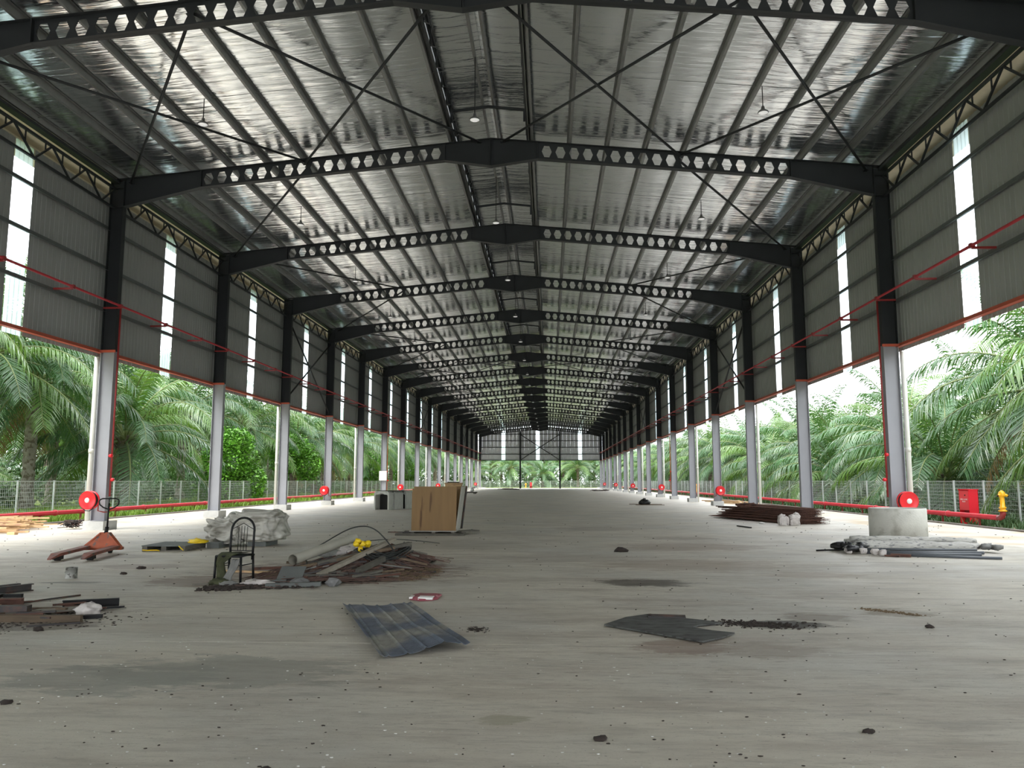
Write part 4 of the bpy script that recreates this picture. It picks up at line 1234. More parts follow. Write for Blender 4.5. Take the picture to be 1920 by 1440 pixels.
# ---- stack of rusty mesh sheets
me = MB()
for i in range(9): me.box(-.62 + i * .155, -.612 + i * .155, 0, 5.4, 0, .008)
for j in range(46): me.box(-.62, .63, j * .12, j * .12 + .008, .008, .016)
me_m = me.mesh('rebar_mesh_sheet', M['rust'])
r_ = random.Random(12)
for i in range(30):
    o = place('rebar_mesh_sheet', me_m, None, (10.15 + r_.uniform(-.12, .12), 26.6 + r_.uniform(-.05, .15), (.01 + i * .0165)), (math.radians(r_.uniform(-.3, .5)), math.radians(r_.uniform(-1.5, 1.5)), math.radians(16 + r_.uniform(-2.5, 2.5))), (1.08 - .022 * i + r_.uniform(-.05, .03), 1 - .008 * i, 1))
    tag(o, 'rusty reinforcement mesh sheet in the brown stack right of centre', 'mesh sheet', 'stack of rusty mesh sheets')
for i in range(24):
    a = r_.uniform(-.5, .5)
    p = Vector((10.05 + a * .8, 26.75 + r_.uniform(0, 1.5), .30 + r_.uniform(-.25, .20))); q = p + Vector((-1.40 + r_.uniform(-.08, .08), 4.75, r_.uniform(-.1, .05)))
    q.z = max(q.z, .03)
    tag(MB().tube([p, q], .022, 6).build('rusty_bar', M['rust']), 'long rusty bar lying among the mesh sheets', 'bar', 'loose bars of the mesh stack')
tag(MB().blob((8.95, 30.2, .46), (.35, .5, .15), 3, .3, 2.5, 3, flat=.38).build('rust_brown_cloth', M['rust']), 'rust-brown crumpled lump on the rear of the mesh stack', 'cloth')
for i, (x, y, h_, lab) in enumerate([(9.06, 26.0, .31, 'left white printed sack leaning on the mesh stack'), (9.40, 26.0, .36, 'right white printed sack leaning on the mesh stack')]):
    mb = MB().blob((x, y, h_ * .42), (.155, .11, h_ * .5), 4, .09, 3.5, i + 3, power=.42, flat=0)
    mb.blob((x + (.06 if i else -.05), y, h_ * .90), (.10, .06, .07), 3, .45, 4, i).blob((x + (.15 if i else -.12), y, h_ * .78), (.05, .04, .05), 2, .4, 3, i)
    tag(mb.build('white_sack', M['bag']), lab, 'sack')
tag(MB().blob((8.62, 26.9, .03), (.10, .06, .03), 2, .3, 2, 6, flat=0).build('white_scrap', M['white']), 'small white scrap at the foot of the mesh stack', 'scrap')
tag(MB().bar((7.47, 25.35, .02), (7.65, 24.4, .02), .05, .035).build('dark_batten', M['black']), 'short dark batten on the floor left of the sacks', 'batten')

# ---- heap of timber beyond the columns, left and right
r_ = random.Random(31)
for i in range(72):
    lay = i % 6
    y = 20.5 + .25 * lay + r_.random() * (3.4 - .35 * lay); x = -13.95 + r_.uniform(-.5, .5) - (y - 20.5) * .35; l = r_.uniform(1.6, 3.2); an = r_.gauss(.06, .10)
    z = .02 + .062 * lay
    a = Vector((x - l / 2, y, z)); q = a + Vector((l * math.cos(an), l * math.sin(an), r_.uniform(-.01, .02)))
    if q.x > -11.9: q.x = -11.9
    if a.x < -14.6: a.x = -14.6
    tag(MB().bar(a, q, r_.uniform(.05, .12), r_.uniform(.025, .05)).build('timber_board', M['palewood']), 'tan timber board in the heap outside the left columns', 'board', 'timber heap outside the left columns')
tag(MB().box(-12.55, -12.35, 20.7, 20.85, -.01, .06).build('timber_block', M['palewood']), 'short timber block under the left heap front edge', 'block')
mb = MB()
for i in range(60):
    mb.bar((-12.35 + r_.gauss(0, .12), 23.2 + r_.uniform(-.3, .3), .02 + r_.uniform(0, .24)), (-12.3 + r_.gauss(0, .14), 23.3 + r_.uniform(-.3, .3), .02 + r_.uniform(0, .24)), .02, .02)
stuff(mb.build('wire_scrap', M['darksteel']), 'dark wiry scrap on the left timber heap', 'scrap')
for i in range(18):
    y = 48.5 + r_.random() * 6; x = 13.3 + r_.uniform(-.3, .9); an = r_.gauss(1.7, .35); l = r_.uniform(1.2, 3.4); z = .02 + .03 * (i % 4)
    q = Vector((min(14.6, x + l * math.cos(an)), y + l * math.sin(an), z + r_.uniform(-.02, .02)))
    tag(MB().bar((x, y, z), q, .10, .06).build('timber_board', M['palewood']), 'tan timber board in the heap outside the right columns', 'board', 'timber heap outside the right columns')

# ---- black bag with sticks
tag(MB().blob((7.25, 47.6, .14), (.32, .28, .20), 3, .22, 2.2, 4, flat=0).blob((7.22, 47.6, .33), (.10, .1, .08), 2, .3, 2, 5).build('black_bag', M['bagb']), 'black bag lying alone on the floor right of centre', 'bag')
for p, q, lab in (((6.65, 47.0, .03), (8.25, 46.6, .03), 'thin stick in front of the lone black bag'), ((6.4, 48.2, .03), (8.3, 48.0, .03), 'thin stick behind the lone black bag')):
    tag(MB().bar(p, q, .05, .03).build('stick', M['wood']), lab, 'stick')

# ---- corrugated sheet in the foreground
def corrugated():
    A, B, C2, D = Vector((-.62, 9.02, 0)), Vector((.11, 9.20, 0)), Vector((1.01, 6.90, 0)), Vector((.34, 6.43, 0))
    nu, nv = 60, 26; vs = []; rr = random.Random(2)
    for j in range(nv + 1):
        v = j / nv
        for i in range(nu + 1):
            u = i / nu
            P = A.lerp(B, u).lerp(D.lerp(C2, u), v)
            # ribs, roughly every 0.15 m
            ph = (u * 5.0) % 1.0
            rib = .013 * max(0, 1 - abs(ph - .5) / .12)
            edge = .03 * max(0, (.06 - u) / .06) + .02 * max(0, (u - .95) / .05)
            lift = .125 * max(0, v - .55) ** 1.2 * 2 * math.exp(-((u - .72) / .22) ** 2) * (.55 + .45 * math.sin(v * 3))
            wav = .006 * mnoise.noise(Vector((u * 3, v * 5, 1))) + .010 * (1 - v) * math.sin(u * 9)
            ej = Vector((0, .02 * mnoise.noise(Vector((u * 9, v * 2, 5))), 0)) if j in (0, nv) else Vector((0, 0, 0))
            vs.append(P + ej + Vector((0, 0, .008 + rib + edge + lift + wav + .012)))
    fs = [(j * (nu + 1) + i, j * (nu + 1) + i + 1, (j + 1) * (nu + 1) + i + 1, (j + 1) * (nu + 1) + i) for j in range(nv) for i in range(nu)]
    n = len(vs)
    vs += [v - Vector((0, 0, .0025)) for v in vs]
    fs += [tuple(n + k for k in f[::-1]) for f in fs]
    W1 = nu + 1
    fs += [(i, n + i, n + i + 1, i + 1) for i in range(nu)] + [(nv * W1 + i, nv * W1 + i + 1, n + nv * W1 + i + 1, n + nv * W1 + i) for i in range(nu)]
    fs += [(j * W1, (j + 1) * W1, n + (j + 1) * W1, n + j * W1) for j in range(nv)] + [(j * W1 + nu, n + j * W1 + nu, n + (j + 1) * W1 + nu, (j + 1) * W1 + nu) for j in range(nv)]
    return MB().add(vs, fs, 0, False).build('ribbed_metal_sheet', M['sheet'])
tag(corrugated(), 'blue-grey ribbed metal sheet lying in the foreground', 'metal sheet')

# ---- flat charcoal board and litter around it
mb = MB()
poly = [(2.20, 7.97), (2.60, 7.58), (2.99, 7.19), (3.20, 7.38), (3.36, 7.60), (3.18, 7.70), (3.02, 7.86), (3.10, 7.98), (3.36, 8.12), (3.20, 8.26), (2.95, 8.42), (2.72, 8.62), (2.55, 8.48), (2.45, 8.40)]
mb.prism(poly[::-1], .010, .024, 'z')
tag(mb.build('charcoal_board', M['board']), 'thin charcoal board with a broken edge on the floor right of the metal sheet', 'board')
tag(MB().box(2.55, 3.15, 8.30, 8.33, .001, .01).bar((2.68, 8.45, .03), (3.05, 8.40, .03), .16, .012).build('board_strip', M['darksteel']), 'dark strip along the far edge of the charcoal board', 'strip')
mb = MB(); r_ = random.Random(77)
for i in range(520):
    x = r_.gauss(3.70, .22); y = 8.15 + r_.gauss(0, .09) - (x - 3.7) * .15; s_ = r_.uniform(.003, .013)
    mb.blob((x, y, s_ * .5), (s_ * r_.uniform(1, 2), s_, s_ * .7), 1, .3, 2, i % 13, smooth=False)
stuff(mb.build('dirt_crumbs', M['dirt']), 'patch of black crumbs right of the charcoal board', 'dirt')
mb = MB()
for i in range(260):
    t = r_.random(); x = 5.12 + t * .42 + r_.gauss(0, .04); y = 9.20 - t * .45 + r_.gauss(0, .05); s_ = r_.uniform(.002, .009)
    mb.blob((x, y, s_ * .5), (s_ * 1.7, s_, s_ * .7), 1, .3, 2, i % 13, smooth=False)
stuff(mb.build('dirt_crumbs', M['straw']), 'brown crumb trail on the floor at the right middle', 'dirt')
mb = MB()
for i in range(120):
    xx, yy = .98 + r_.gauss(0, .05), 7.75 + r_.gauss(0, .07); mb.bar((xx, yy, .004), (xx + r_.uniform(-.03, .03), yy + r_.uniform(-.02, .02), .006), .005, .004)
stuff(mb.build('dirt_crumbs', M['dirt']), 'dark litter at the right edge of the metal sheet', 'dirt')

# ---- red packet
pk = empty('red_packet', (.20, 9.75, 0), math.radians(-3), 'flattened red packet with a white label behind the metal sheet', 'packet')
MB().blob((0, 0, .02), (.16, .22, .022), 3, .15, 3, 3, power=.55, flat=.002).build('wrapper', M['packet'], pk)
MB().box(-.05, .12, -.225, -.09, .018, .044).box(-.165, -.125, -.18, -.04, .018, .040).build('label', M['white'], pk)

# ---- steel and timber scrap at the left edge
def angle(p, q, h, t, mt, nm, lab, cat, w_=None):
    """L / channel shaped bar"""
    mb = MB(); p = Vector(p); q = Vector(q); d = (q - p).normalized(); s_ = d.cross(Vector((0, 0, 1))).normalized(); w_ = w_ or h * .6
    mb.bar(p + Vector((0, 0, h / 2)), q + Vector((0, 0, h / 2)), t, h)
    mb.bar(p + s_ * w_ / 2 + Vector((0, 0, t / 2)), q + s_ * w_ / 2 + Vector((0, 0, t / 2)), w_, t)
    mb.bar(p + s_ * w_ / 2 + Vector((0, 0, h - t / 2)), q + s_ * w_ / 2 + Vector((0, 0, h - t / 2)), w_, t)
    return tag(mb.build(nm, M[mt]), lab, cat)
angle((-5.75, 8.75, .0), (-5.10, 10.15, 0), .10, .012, 'darksteel', 'steel_channel', 'black steel channel entering at the left picture edge', 'steel channel')
angle((-5.60, 8.90, .0), (-4.97, 10.22, 0), .09, .012, 'darksteel', 'steel_channel', 'second black steel channel just behind the left edge one', 'steel channel')
angle((-3.70, 8.84, 0), (-3.18, 9.06, 0), .085, .010, 'black', 'steel_channel', 'short black channel at the right end of the left scrap', 'steel channel')
angle((-5.9, 8.45, 0), (-4.12, 8.80, 0), .115, .012, 'rust', 'steel_channel', 'dark red channel at the back of the left scrap', 'steel channel')
bl = [((-5.6, 7.88, .105), (-3.62, 8.14, .105), .10, .06, 'darksteel', 'timber_beam', 'dark brown beam lying on top of the left scrap', 'beam'),
      ((-5.6, 8.10, .05), (-3.55, 8.22, .05), .10, .05, 'wood', 'timber_beam', 'brown timber in the middle of the left scrap', 'beam'),
      ((-5.6, 7.90, .035), (-2.97, 7.97, .035), .05, .07, 'wood', 'timber_beam', 'long brown plank along the front of the left scrap', 'plank'),
      ((-3.85, 8.12, .05), (-3.22, 8.42, .07), .06, .04, 'greywood', 'timber_offcut', 'grey stick pointing at the white bag', 'stick'),
      ((-4.0, 8.45, .04), (-3.25, 8.52, .04), .08, .04, 'wood', 'timber_offcut', 'brown slat behind the white bag', 'slat'),
      ((-3.3, 8.66, .02), (-3.0, 8.84, .02), .03, .02, 'black', 'timber_offcut', 'thin dark strip right of the white bag', 'strip'),
      ((-3.06, 8.17, .02), (-2.90, 8.22, .02), .07, .035, 'black', 'timber_offcut', 'black lump right of the front plank', 'lump'),
      ((-3.35, 7.70, .008), (-2.95, 7.92, .008), .04, .012, 'darksteel', 'timber_offcut', 'thin dark splinter lying in front of the long front plank', 'splinter'),
      ((-4.2, 7.55, .008), (-3.75, 7.70, .008), .03, .012, 'darksteel', 'timber_offcut', 'thin dark splinter at the left edge in front of the plank', 'splinter')]
for p, q, w_, h_, mt, nm, lab, cat in bl:
    tag(MB().bar(p, q, w_, h_).build(nm, M[mt]), lab, cat)
tag(MB().tube([(-4.36, 9.0, .012), (-4.25, 9.3, .014), (-4.12, 9.6, .012), (-4.04, 9.75, .012)], .011, 6).build('bent_rod', M['darksteel']), 'bent thin rod on the floor behind the left scrap', 'rod')
hm = empty('hammer', (-4.80, 9.61, .02), math.radians(4), 'small dark hammer-like tool at the left scrap', 'tool')
MB().bar((-.10, 0, 0), (.12, 0, 0), .045, .04).build('handle', M['black'], hm); MB().bar((-.14, -.06, 0), (-.14, .06, 0), .04, .04).build('head', M['black'], hm)
tag(MB().blob((-3.13, 8.36, .065), (.12, .10, .065), 3, .3, 2.6, 7, flat=.01).build('white_bag', M['bag']), 'crumpled white plastic bag on the left scrap', 'bag')
tag(MB().blob((-4.05, 8.28, .06), (.06, .05, .05), 2, .4, 2, 17, flat=.01).build('tan_scrap', M['palewood']), 'small tan scrap on the left heap', 'scrap')
r_ = random.Random(55)
for i in range(34):
    x = -4.5 + r_.random() * 1.3; y = 7.95 + r_.random() * .8; an = r_.gauss(.1, .5); l = r_.uniform(.12, .4); z = r_.uniform(.01, .08)
    tag(MB().bar((x, y, z), (x + l * math.cos(an), y + l * math.sin(an), z), r_.uniform(.02, .05), r_.uniform(.01, .02)).build('scrap_strip', M[r_.choice(['darksteel', 'wood', 'black', 'rust'])]),
        'narrow strip scattered through the left scrap', 'strip', 'loose strips of the left scrap')
mb = MB()
for i in range(700):
    x = r_.gauss(-3.7, .5); y = 8.05 + r_.gauss(0, .25); s_ = r_.uniform(.002, .010)
    mb.blob((x, y, s_ * .4), (s_ * 2, s_, s_ * .6), 1, .3, 2, i % 13, smooth=False)
stuff(mb.build('dirt_crumbs', M['dirt']), 'dark crumbs strewn under the left scrap', 'dirt')

# ---- grit on the floor
mb = MB(); r_ = random.Random(90)
for i in range(900):
    y = 3.6 + 26 * r_.random() ** 1.7; x = CAMX + (r_.random() - .52) * 1.35 * y; s_ = r_.uniform(.0015, .0055) * (1 + y * .10)
    mb.blob((x, y, s_ * .3), (s_ * r_.uniform(1, 1.9), s_, s_ * .5), 1, .3, 2, i % 19, smooth=False)
stuff(mb.build('floor_grit', M['dirt']), 'dark grit and crumbs scattered over the concrete floor', 'grit')
mb = MB()
for i in range(420):
    y = 3.7 + 4.5 * r_.random() ** 1.4; x = CAMX + (r_.random() - .62) * 1.1 * y; s_ = r_.uniform(.002, .007)
    mb.blob((x, y, s_ * .2), (s_ * 1.5, s_, s_ * .4), 1, .2, 2, i % 19, smooth=False)
stuff(mb.build('paint_flecks', M['chip']), 'whitish flecks scattered over the foreground floor', 'flecks')
for i, (x, y, s_) in enumerate([(1.95, 4.55, .026), (3.45, 4.75, .022), (4.35, 4.7, .026), (.30, 4.02, .018), (2.85, 4.1, .016), (-1.75, 5.1, .026), (3.1, 16.2, .09), (5.3, 8.05, .03), (-4.72, 12.0, .035), (-4.83, 12.75, .045), (-3.11, 7.51, .035)]):
    tag(MB().blob((x, y, s_ * .4), (s_ * 1.5, s_, s_ * .7), 2, .3, 2, i, flat=0).build('pebble', M['dirt']), 'dark crumb of dirt on the open floor, %s' %
        ['middle foreground near the bottom', 'right of the middle near the bottom', 'far right of the near floor', 'bottom edge left of middle', 'bottom edge right of middle', 'left near the dark wet patch', 'lump beyond the dark stain', 'right of the charcoal board', 'between the tin can and the chair', 'behind the one between can and chair', 'just in front of the left scrap'][i], 'pebble')

# ================================================================== VEGETATION
def frond_mesh(seed, L=5.2, e0=50, droop=95, n=64, dry=False, bright=False):
    r_ = random.Random(seed); mb = MB(); S = 14
    pts = [Vector((0, 0, 0))]; tang = []
    e = math.radians(e0)
    for i in range(S):
        t = i / S
        e_ = math.radians(e0 - droop * t ** 1.25)
        d = Vector((math.cos(e_), .03 * math.sin(t * 3 + seed), math.sin(e_)))
        tang.append(d); pts.append(pts[-1] + d * (L / S))
    tang.append(tang[-1])
    rs = [.055 * (1 - .88 * i / S) for i in range(S + 1)]
    mb.tube(pts, rs, 4, 1, cap=False)
    def at(t):
        f = t * S; i = min(S - 1, int(f)); return pts[i].lerp(pts[i + 1], f - i), tang[i].lerp(tang[i + 1], f - i).normalized()
    vs = []; fs = []
    for sd in (-1, 1):
        for k in range(n):
            t = .13 + .87 * (k + r_.random() * .6) / n
            p, d = at(min(.995, t))
            side = Vector((0, sd, 0)); up = d.cross(Vector((0, 1, 0))).normalized()
            if up.z < 0: up = -up
            ll = L * (.06 + .155 * math.sin(min(1, (t - .05) * 1.15) * PI * .92) ** .7) * r_.uniform(.85, 1.1)
            sweep = .45 + .5 * t + r_.uniform(-.06, .06)
            lift = (.12 if k % 4 == 0 else -.12) + r_.gauss(0, .07) if not dry else r_.uniform(-.9, -.1)
            dr = (side + d * sweep + up * lift).normalized()
            w_ = .024 + .012 * r_.random()
            wd = d * w_
            m1 = p + dr * ll * .5 + Vector((0, 0, -.08 * ll))
            tip = p + dr * ll * .84 + Vector((0, 0, -.50 * ll * (1 - abs(dr.z) * .5)))
            b = len(vs)
            vs += [p - wd * .6, p + wd * .6, m1 - wd, m1 + wd, tip]
            fs += [(b, b + 1, b + 3, b + 2), (b + 2, b + 3, b + 4)]
    mb.add(vs, fs, 0)
    return mb.mesh('frond', [M['leafdead'] if dry else (M['leafB'] if bright else M['leafA']), M['rachis']])

FR = []     # (mesh, class) class 0 upright .. 4 hanging
for i, (e0, dr) in enumerate([(82, 60), (72, 85), (60, 100), (48, 105), (36, 100), (22, 90), (6, 75), (-14, 55)]):
    FR.append([frond_mesh(10 * i + j, 5.0 + .3 * (j % 2), e0, dr, 62, bright=(j == 1)) for j in range(2)])
FR_DRY = frond_mesh(99, 3.6, -35, 45, 34, dry=True)

def trunk_mesh(h, seed, r0=.30):
    r_ = random.Random(seed); mb = MB(); n = 14; rings = max(4, int(h / .16)); vs = []
    for i in range(rings + 1):
        z = h * i / rings
        rr = r0 * (1.25 - .35 * min(1, z / 1.0)) * (1 + (.07 if i % 2 else -.05))
        if z > h - .7: rr *= 1.0 + .45 * (1 - (h - z) / .7)
        for k in range(n):
            a = 2 * PI * (k + (.5 if i % 2 else 0)) / n; q = rr * (1 + r_.uniform(-.08, .08))
            vs.append((q * math.cos(a), q * math.sin(a), z - .05))
    fs = [(i * n + k, i * n + (k + 1) % n, (i + 1) * n + (k + 1) % n, (i + 1) * n + k) for i in range(rings) for k in range(n)]
    fs.append([rings * n + k for k in range(n)])
    mb.add(vs, fs)
    for i in range(22):       # cut frond bases under the crown
        a = i * 2.4; z = h - .75 + .035 * i
        p = Vector((.30 * math.cos(a), .30 * math.sin(a), z)); mb.bar(p, p + Vector((.30 * math.cos(a), .30 * math.sin(a), .32)), .12, .05)
    return mb
TRK = {}
def trunk(h, pale):
    key = (round(h * 2) / 2, pale)
    if key not in TRK: TRK[key] = trunk_mesh(max(.5, key[0]), int(h * 10)).mesh('trunk', M['trunkpale' if pale else 'trunk'])
    return TRK[key], max(.5, key[0])

def frond_specs(seed, n):
    r_ = random.Random(seed); out = []
    for i in range(n):
        t = i / (n - 1)
        c = min(7, int(t ** .85 * 7.99))
        out.append((c, r_.random() < .3, i * 2.39996 + r_.uniform(-.2, .2), r_.uniform(.85, 1.12), r_.uniform(-.08, .08)))
    return out

def palm(x, y, h, seed, n, lab, group=None, scale=1., z=0, pale=False, dry=2):
    r_ = random.Random(seed)
    p = empty('oil_palm', (x, y, z), r_.random() * 6.28, lab, 'palm', group)
    me, hh = trunk(h, pale)
    place('trunk', me, p)
    for (c, br, az, s_, tw) in frond_specs(seed, n):
        place('frond', FR[c][1 if br else 0], p, (.12 * math.cos(az), .12 * math.sin(az), hh - .05 + .25 * (1 - c / 7)), (tw, 0, az), (s_ * scale,) * 3)
    for i in range(dry):
        az = r_.random() * 6.28
        place('dry_frond', FR_DRY, p, (.2 * math.cos(az), .2 * math.sin(az), hh - .3), (0, 0, az), (scale,) * 3)
    return p

# joined crowns for the deep rows
CROWN = []
def bake_crown(seed, n):
    mb = MB(); src = []
    for (c, br, az, s_, tw) in frond_specs(seed, n):
        me = FR[c][1 if br else 0]
        Mx = Matrix.Translation((.12 * math.cos(az), .12 * math.sin(az), .25 * (1 - c / 7))) @ Matrix.Rotation(az, 4, 'Z') @ Matrix.Rotation(tw, 4, 'X') @ Matrix.Scale(s_, 4)
        b = len(mb.v)
        mb.v.extend([tuple(Mx @ v.co) for v in me.vertices])
        for pl in me.polygons:
            mb.f.append([b + i for i in pl.vertices]); mb.m.append(pl.material_index + (2 if br else 0) if pl.material_index == 0 else 1); mb.sm.append(False)
    return mb.mesh('crown', [M['leafA'], M['rachis'], M['leafB']])
for i in range(3): CROWN.append(bake_crown(500 + i, 30))

def far_palm(x, y, h, seed, lab, group, scale=1., pale=False):
    r_ = random.Random(seed)
    p = empty('oil_palm', (x, y, 0), r_.random() * 6.28, lab, 'palm', group)
    me, hh = trunk(h, pale)
    place('trunk', me, p)
    place('crown', CROWN[seed % 3], p, (0, 0, hh), (0, 0, 0), (scale,) * 3)
    return p

r_ = random.Random(4)
# left front row (trunks in sight, crowns high)
Lf = [(-20.6, 24.0, 7.5), (-21.8, 31.8, 6.5), (-22.6, 36.5, 6.0), (-20.2, 40.5, 3.4), (-24.0, 46.5, 6.0), (-23.5, 54.0, 6.0), (-21.5, 60.0, 5.5), (-20.0, 68.0, 4.5), (-21.0, 77, 5.0), (-20.0, 86, 5.0)]
for i, (x, y, h) in enumerate(Lf):
    palm(x, y, h, 100 + i, 34, 'oil palm of the front row beyond the left fence, %s from the camera' % ORD[i], 'front row of oil palms on the left', scale=1.12, pale=i in (1, 2, 5))
Lf2 = [(-26.5, 28.5, 6.5), (-28.0, 38.0, 6.5), (-27.5, 46.0, 6.5), (-28.0, 55.5, 6.5)]
for i, (x, y, h) in enumerate(Lf2):
    palm(x, y, h, 150 + i, 32, 'tall oil palm of the second row on the left, %s from the camera' % ORD[i], 'second row of oil palms on the left', scale=1.1, pale=i % 2 == 0)
# right front row (low crowns pressing on the fence)
Rf = [(21.0, 24.6, 4.6), (22.0, 32.6, 5.2), (20.4, 39.0, 1.6), (21.6, 45.5, 3.2), (20.4, 52.5, 1.6), (21.3, 60.5, 3.2), (20.6, 69, 2.2), (21.5, 78, 3.5), (20.8, 87, 3.5)]
for i, (x, y, h) in enumerate(Rf):
    palm(x, y, h, 200 + i, 36, 'low-crowned oil palm beyond the right fence, %s from the camera' % ORD[i], 'front row of oil palms on the right', scale=1.28 if i < 2 else 1.1)
Rf2 = [(27.6, 30.0, 5.5), (27.8, 38.5, 4.5), (26.6, 47.0, 4.5), (27.2, 56.5, 4.5)]
for i, (x, y, h) in enumerate(Rf2):
    palm(x, y, h, 250 + i, 32, 'oil palm of the second row on the right, %s from the camera' % ORD[i], 'second row of oil palms on the right', scale=1.05)
# deep rows
sd = 0
for s, nm in ((-1, 'left'), (1, 'right')):
    for row, xx in enumerate((21, 28, 35.5, 43, 50.5, 59)):
        y = (95 if row == 0 else 64 if row == 1 else 22) + 4 * (row % 2)
        cnt = 0
        while y < 176:
            sd += 1
            h = r_.uniform(5.5, 7.0) + .3 * row if s < 0 else r_.uniform(3.2, 4.6) + .25 * row
            if row >= 2 and (cnt + row) % 2: h = r_.uniform(.8, 2.2)
            far_palm(s * (xx + r_.uniform(-.8, .8)), y + r_.uniform(-1, 1), h, sd, 'oil palm in the %s row of the %s plantation, %s from the camera' % (ORD[row], nm, ORD[cnt + (8 if row == 0 else 4 if row == 1 else 0)]), 'deep rows of oil palms on the %s' % nm, r_.uniform(1.0, 1.15))
            y += 8.6; cnt += 1
for s, nm in ((-1, 'left'), (1, 'right')):
    for row, xx in enumerate((21.5, 29)):
        for c_, y in enumerate((12.5, 3.5, -5.5)):
            sd += 1
            far_palm(s * (xx + r_.uniform(-.8, .8)), y + r_.uniform(-1, 1) - (4 if row == 2 else 0), r_.uniform(5, 7) if s < 0 else r_.uniform(3.5, 5), sd,
                     'oil palm out of view beside the camera, %s side, %s row, %s going back' % (nm, ORD[row], ORD[c_]), 'oil palms beside and behind the camera', 1.15)
for row, yy in enumerate((174.5, 182, 190, 198)):
    x = -30 + 4 * (row % 2); cnt = 0
    while x < 32:
        sd += 1; cnt += 1
        far_palm(x + r_.uniform(-.8, .8), yy + r_.uniform(-1, 1), r_.uniform(2.0, 4.5) + row, sd, 'oil palm of the %s row beyond the far gable, %s from the left' % (ORD[row], ORD[cnt - 1]), 'oil palms beyond the far gable', r_.uniform(1.0, 1.1))
        x += 7.6

def leaf_cloud(mb, c, r, n, size, rnd, flat=0.0, shell=.55):
    vs = []; fs = []
    for i in range(n):
        while True:
            p = Vector((rnd.uniform(-1, 1), rnd.uniform(-1, 1), rnd.uniform(-1, 1)))
            if shell < p.length < 1: break
        bump = 1 + .25 * mnoise.noise(p * 2.2 + Vector((c[0], c[1], 0)))
        q = Vector((c[0] + p.x * r[0] * bump, c[1] + p.y * r[1] * bump, c[2] + p.z * r[2] * bump))
        if q.z < flat: continue
        a = Vector((rnd.gauss(0, 1), rnd.gauss(0, 1), rnd.gauss(0, .6))).normalized(); b = a.cross(Vector((rnd.gauss(0, .5), rnd.gauss(0, .5), 1))).normalized()
        s_ = size * rnd.uniform(.6, 1.3); k = len(vs)
        vs += [q - a * s_, q - b * s_ * .5, q + a * s_, q + b * s_ * .5]; fs.append((k, k + 1, k + 2, k + 3))
    mb.add(vs, fs)

rv = random.Random(17)
def vine_tree(x, y, balls, lab, size=.13, n=2600):
    t = empty('vine_covered_tree', (x, y, 0), 0, lab, 'tree')
    mb = MB()
    for c, r in balls: leaf_cloud(mb, c, r, int(n * r[0] * r[2] / 2.2), size, rv)
    mb.build('foliage', M['leafbush'], t)
    MB().tube([(0, 0, -.1), (.1, 0, 1.2), (0, .1, 2.6)], [.2, .16, .12], 8).build('trunk', M['trunk'], t)
vine_tree(-18.6, 50.0, [((0, 0, 2.4), (1.7, 1.5, 2.3)), ((-.6, .5, 1.0), (1.9, 1.3, 1.2)), ((.5, 0, 3.8), (1.1, 1.1, 1.0)), ((1.0, .5, 1.3), (1.4, 1.2, 1.3))], 'bright green vine-smothered tree between the second and third left columns')
vine_tree(-19.0, 63.5, [((0, 0, 3.9), (1.7, 1.4, 1.3)), ((-.6, .2, 3.0), (1.2, 1.2, 1.2)), ((1.3, .3, 2.6), (1.1, 1.0, 1.5))], 'bright green leafy tree between the third and fourth left columns')
vine_tree(-19.0, 92.0, [((0, 0, 3.0), (2.0, 1.6, 2.2))], 'bright leafy tree far along the left fence')
vine_tree(-19.5, 118.0, [((0, 0, 3.0), (2.2, 1.8, 2.6))], 'leafy tree farthest along the left fence')

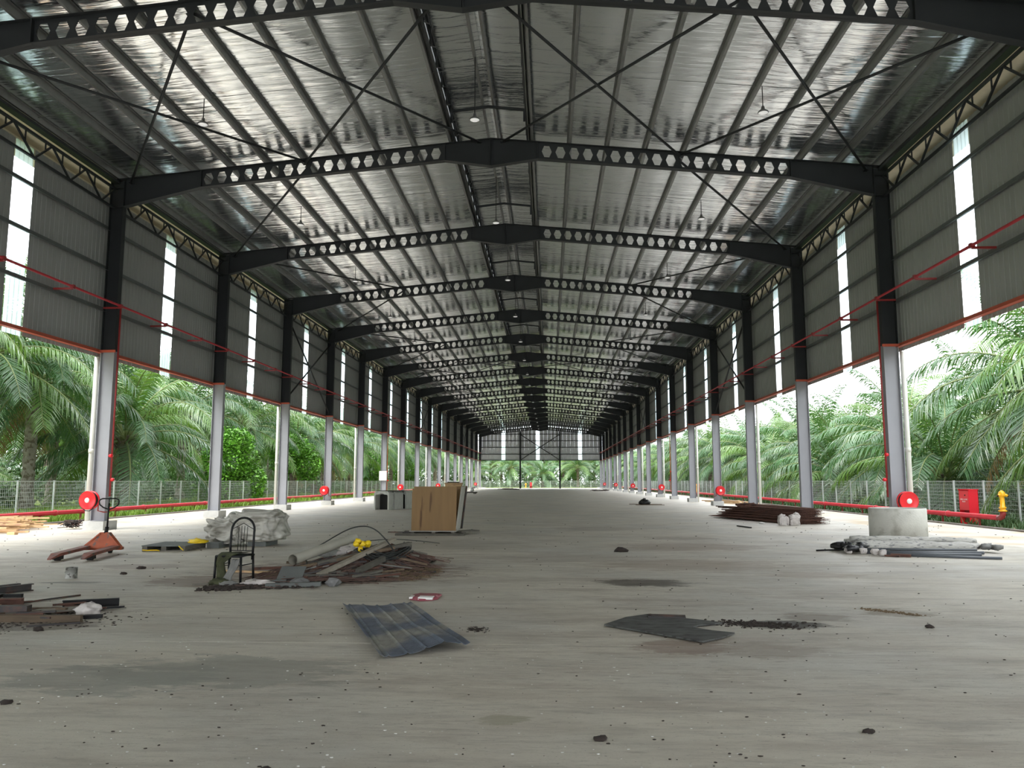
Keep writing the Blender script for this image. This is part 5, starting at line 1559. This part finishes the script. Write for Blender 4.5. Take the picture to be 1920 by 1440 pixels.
def undergrowth(name, regions, n, size, mt, lab, cat='undergrowth', seed=1):
    rnd = random.Random(seed); mb = MB()
    for i in range(n):
        (x0, x1, y0, y1, z0, z1) = rnd.choice(regions)
        c = (rnd.uniform(x0, x1), rnd.uniform(y0, y1), 0)
        h = rnd.uniform(z0, z1)
        leaf_cloud(mb, (c[0], c[1], h * .4), (rnd.uniform(.6, 1.4), rnd.uniform(.6, 1.4), h * .6), 46, size, rnd, flat=-.05, shell=.3)
    tag(mb.build(name, M[mt]), lab, cat, kind='stuff')
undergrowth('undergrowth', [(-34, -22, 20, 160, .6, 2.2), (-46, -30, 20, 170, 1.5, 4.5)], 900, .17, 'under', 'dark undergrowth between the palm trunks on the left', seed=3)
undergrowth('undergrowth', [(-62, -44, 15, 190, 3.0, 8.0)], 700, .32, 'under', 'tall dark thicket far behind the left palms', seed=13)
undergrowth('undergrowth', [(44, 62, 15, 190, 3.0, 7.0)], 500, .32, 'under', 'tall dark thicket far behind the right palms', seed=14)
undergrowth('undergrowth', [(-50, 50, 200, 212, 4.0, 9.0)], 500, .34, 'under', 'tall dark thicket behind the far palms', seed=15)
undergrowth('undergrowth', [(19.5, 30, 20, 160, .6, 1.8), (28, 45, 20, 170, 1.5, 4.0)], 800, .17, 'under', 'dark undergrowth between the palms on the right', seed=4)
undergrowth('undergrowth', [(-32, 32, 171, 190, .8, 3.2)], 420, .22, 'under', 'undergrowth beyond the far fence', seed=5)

def grass_patch(regions, n, lab, mt='grassm', hmax=.32, seed=1):
    rnd = random.Random(seed); vs = []; fs = []
    for i in range(n):
        (x0, x1, y0, y1) = rnd.choice(regions)
        t = rnd.random() ** 1.6; x = rnd.uniform(x0, x1); y = y0 + (y1 - y0) * t; k = mnoise.noise(Vector((x * .5, y * .35, 0)))
        h = hmax * rnd.uniform(.35, 1.0) * (1 + .9 * k); a = rnd.random() * 6.28; w_ = .012 + .0006 * y
        dx, dy = math.cos(a), math.sin(a); lx, ly = rnd.gauss(0, .4) * h, rnd.gauss(0, .4) * h; b = len(vs)
        vs += [(x - dx * w_, y - dy * w_, -.04), (x + dx * w_, y + dy * w_, -.04), (x + lx, y + ly, -.04 + h)]; fs.append((b, b + 1, b + 2))
    tag(MB().add(vs, fs).build('grass', M[mt]), lab, 'grass', kind='stuff')
grass_patch([(-16.9, -15.0, 14, 150), (-24, -17, 16, 150), (-24, -17, 16, 80)], 70000, 'bright green grass along and beyond the left fence', seed=6)
grass_patch([(15.2, 17, 16, 150), (17, 22, 18, 120)], 26000, 'sparse grass along the right fence', 'under', .30, seed=7)
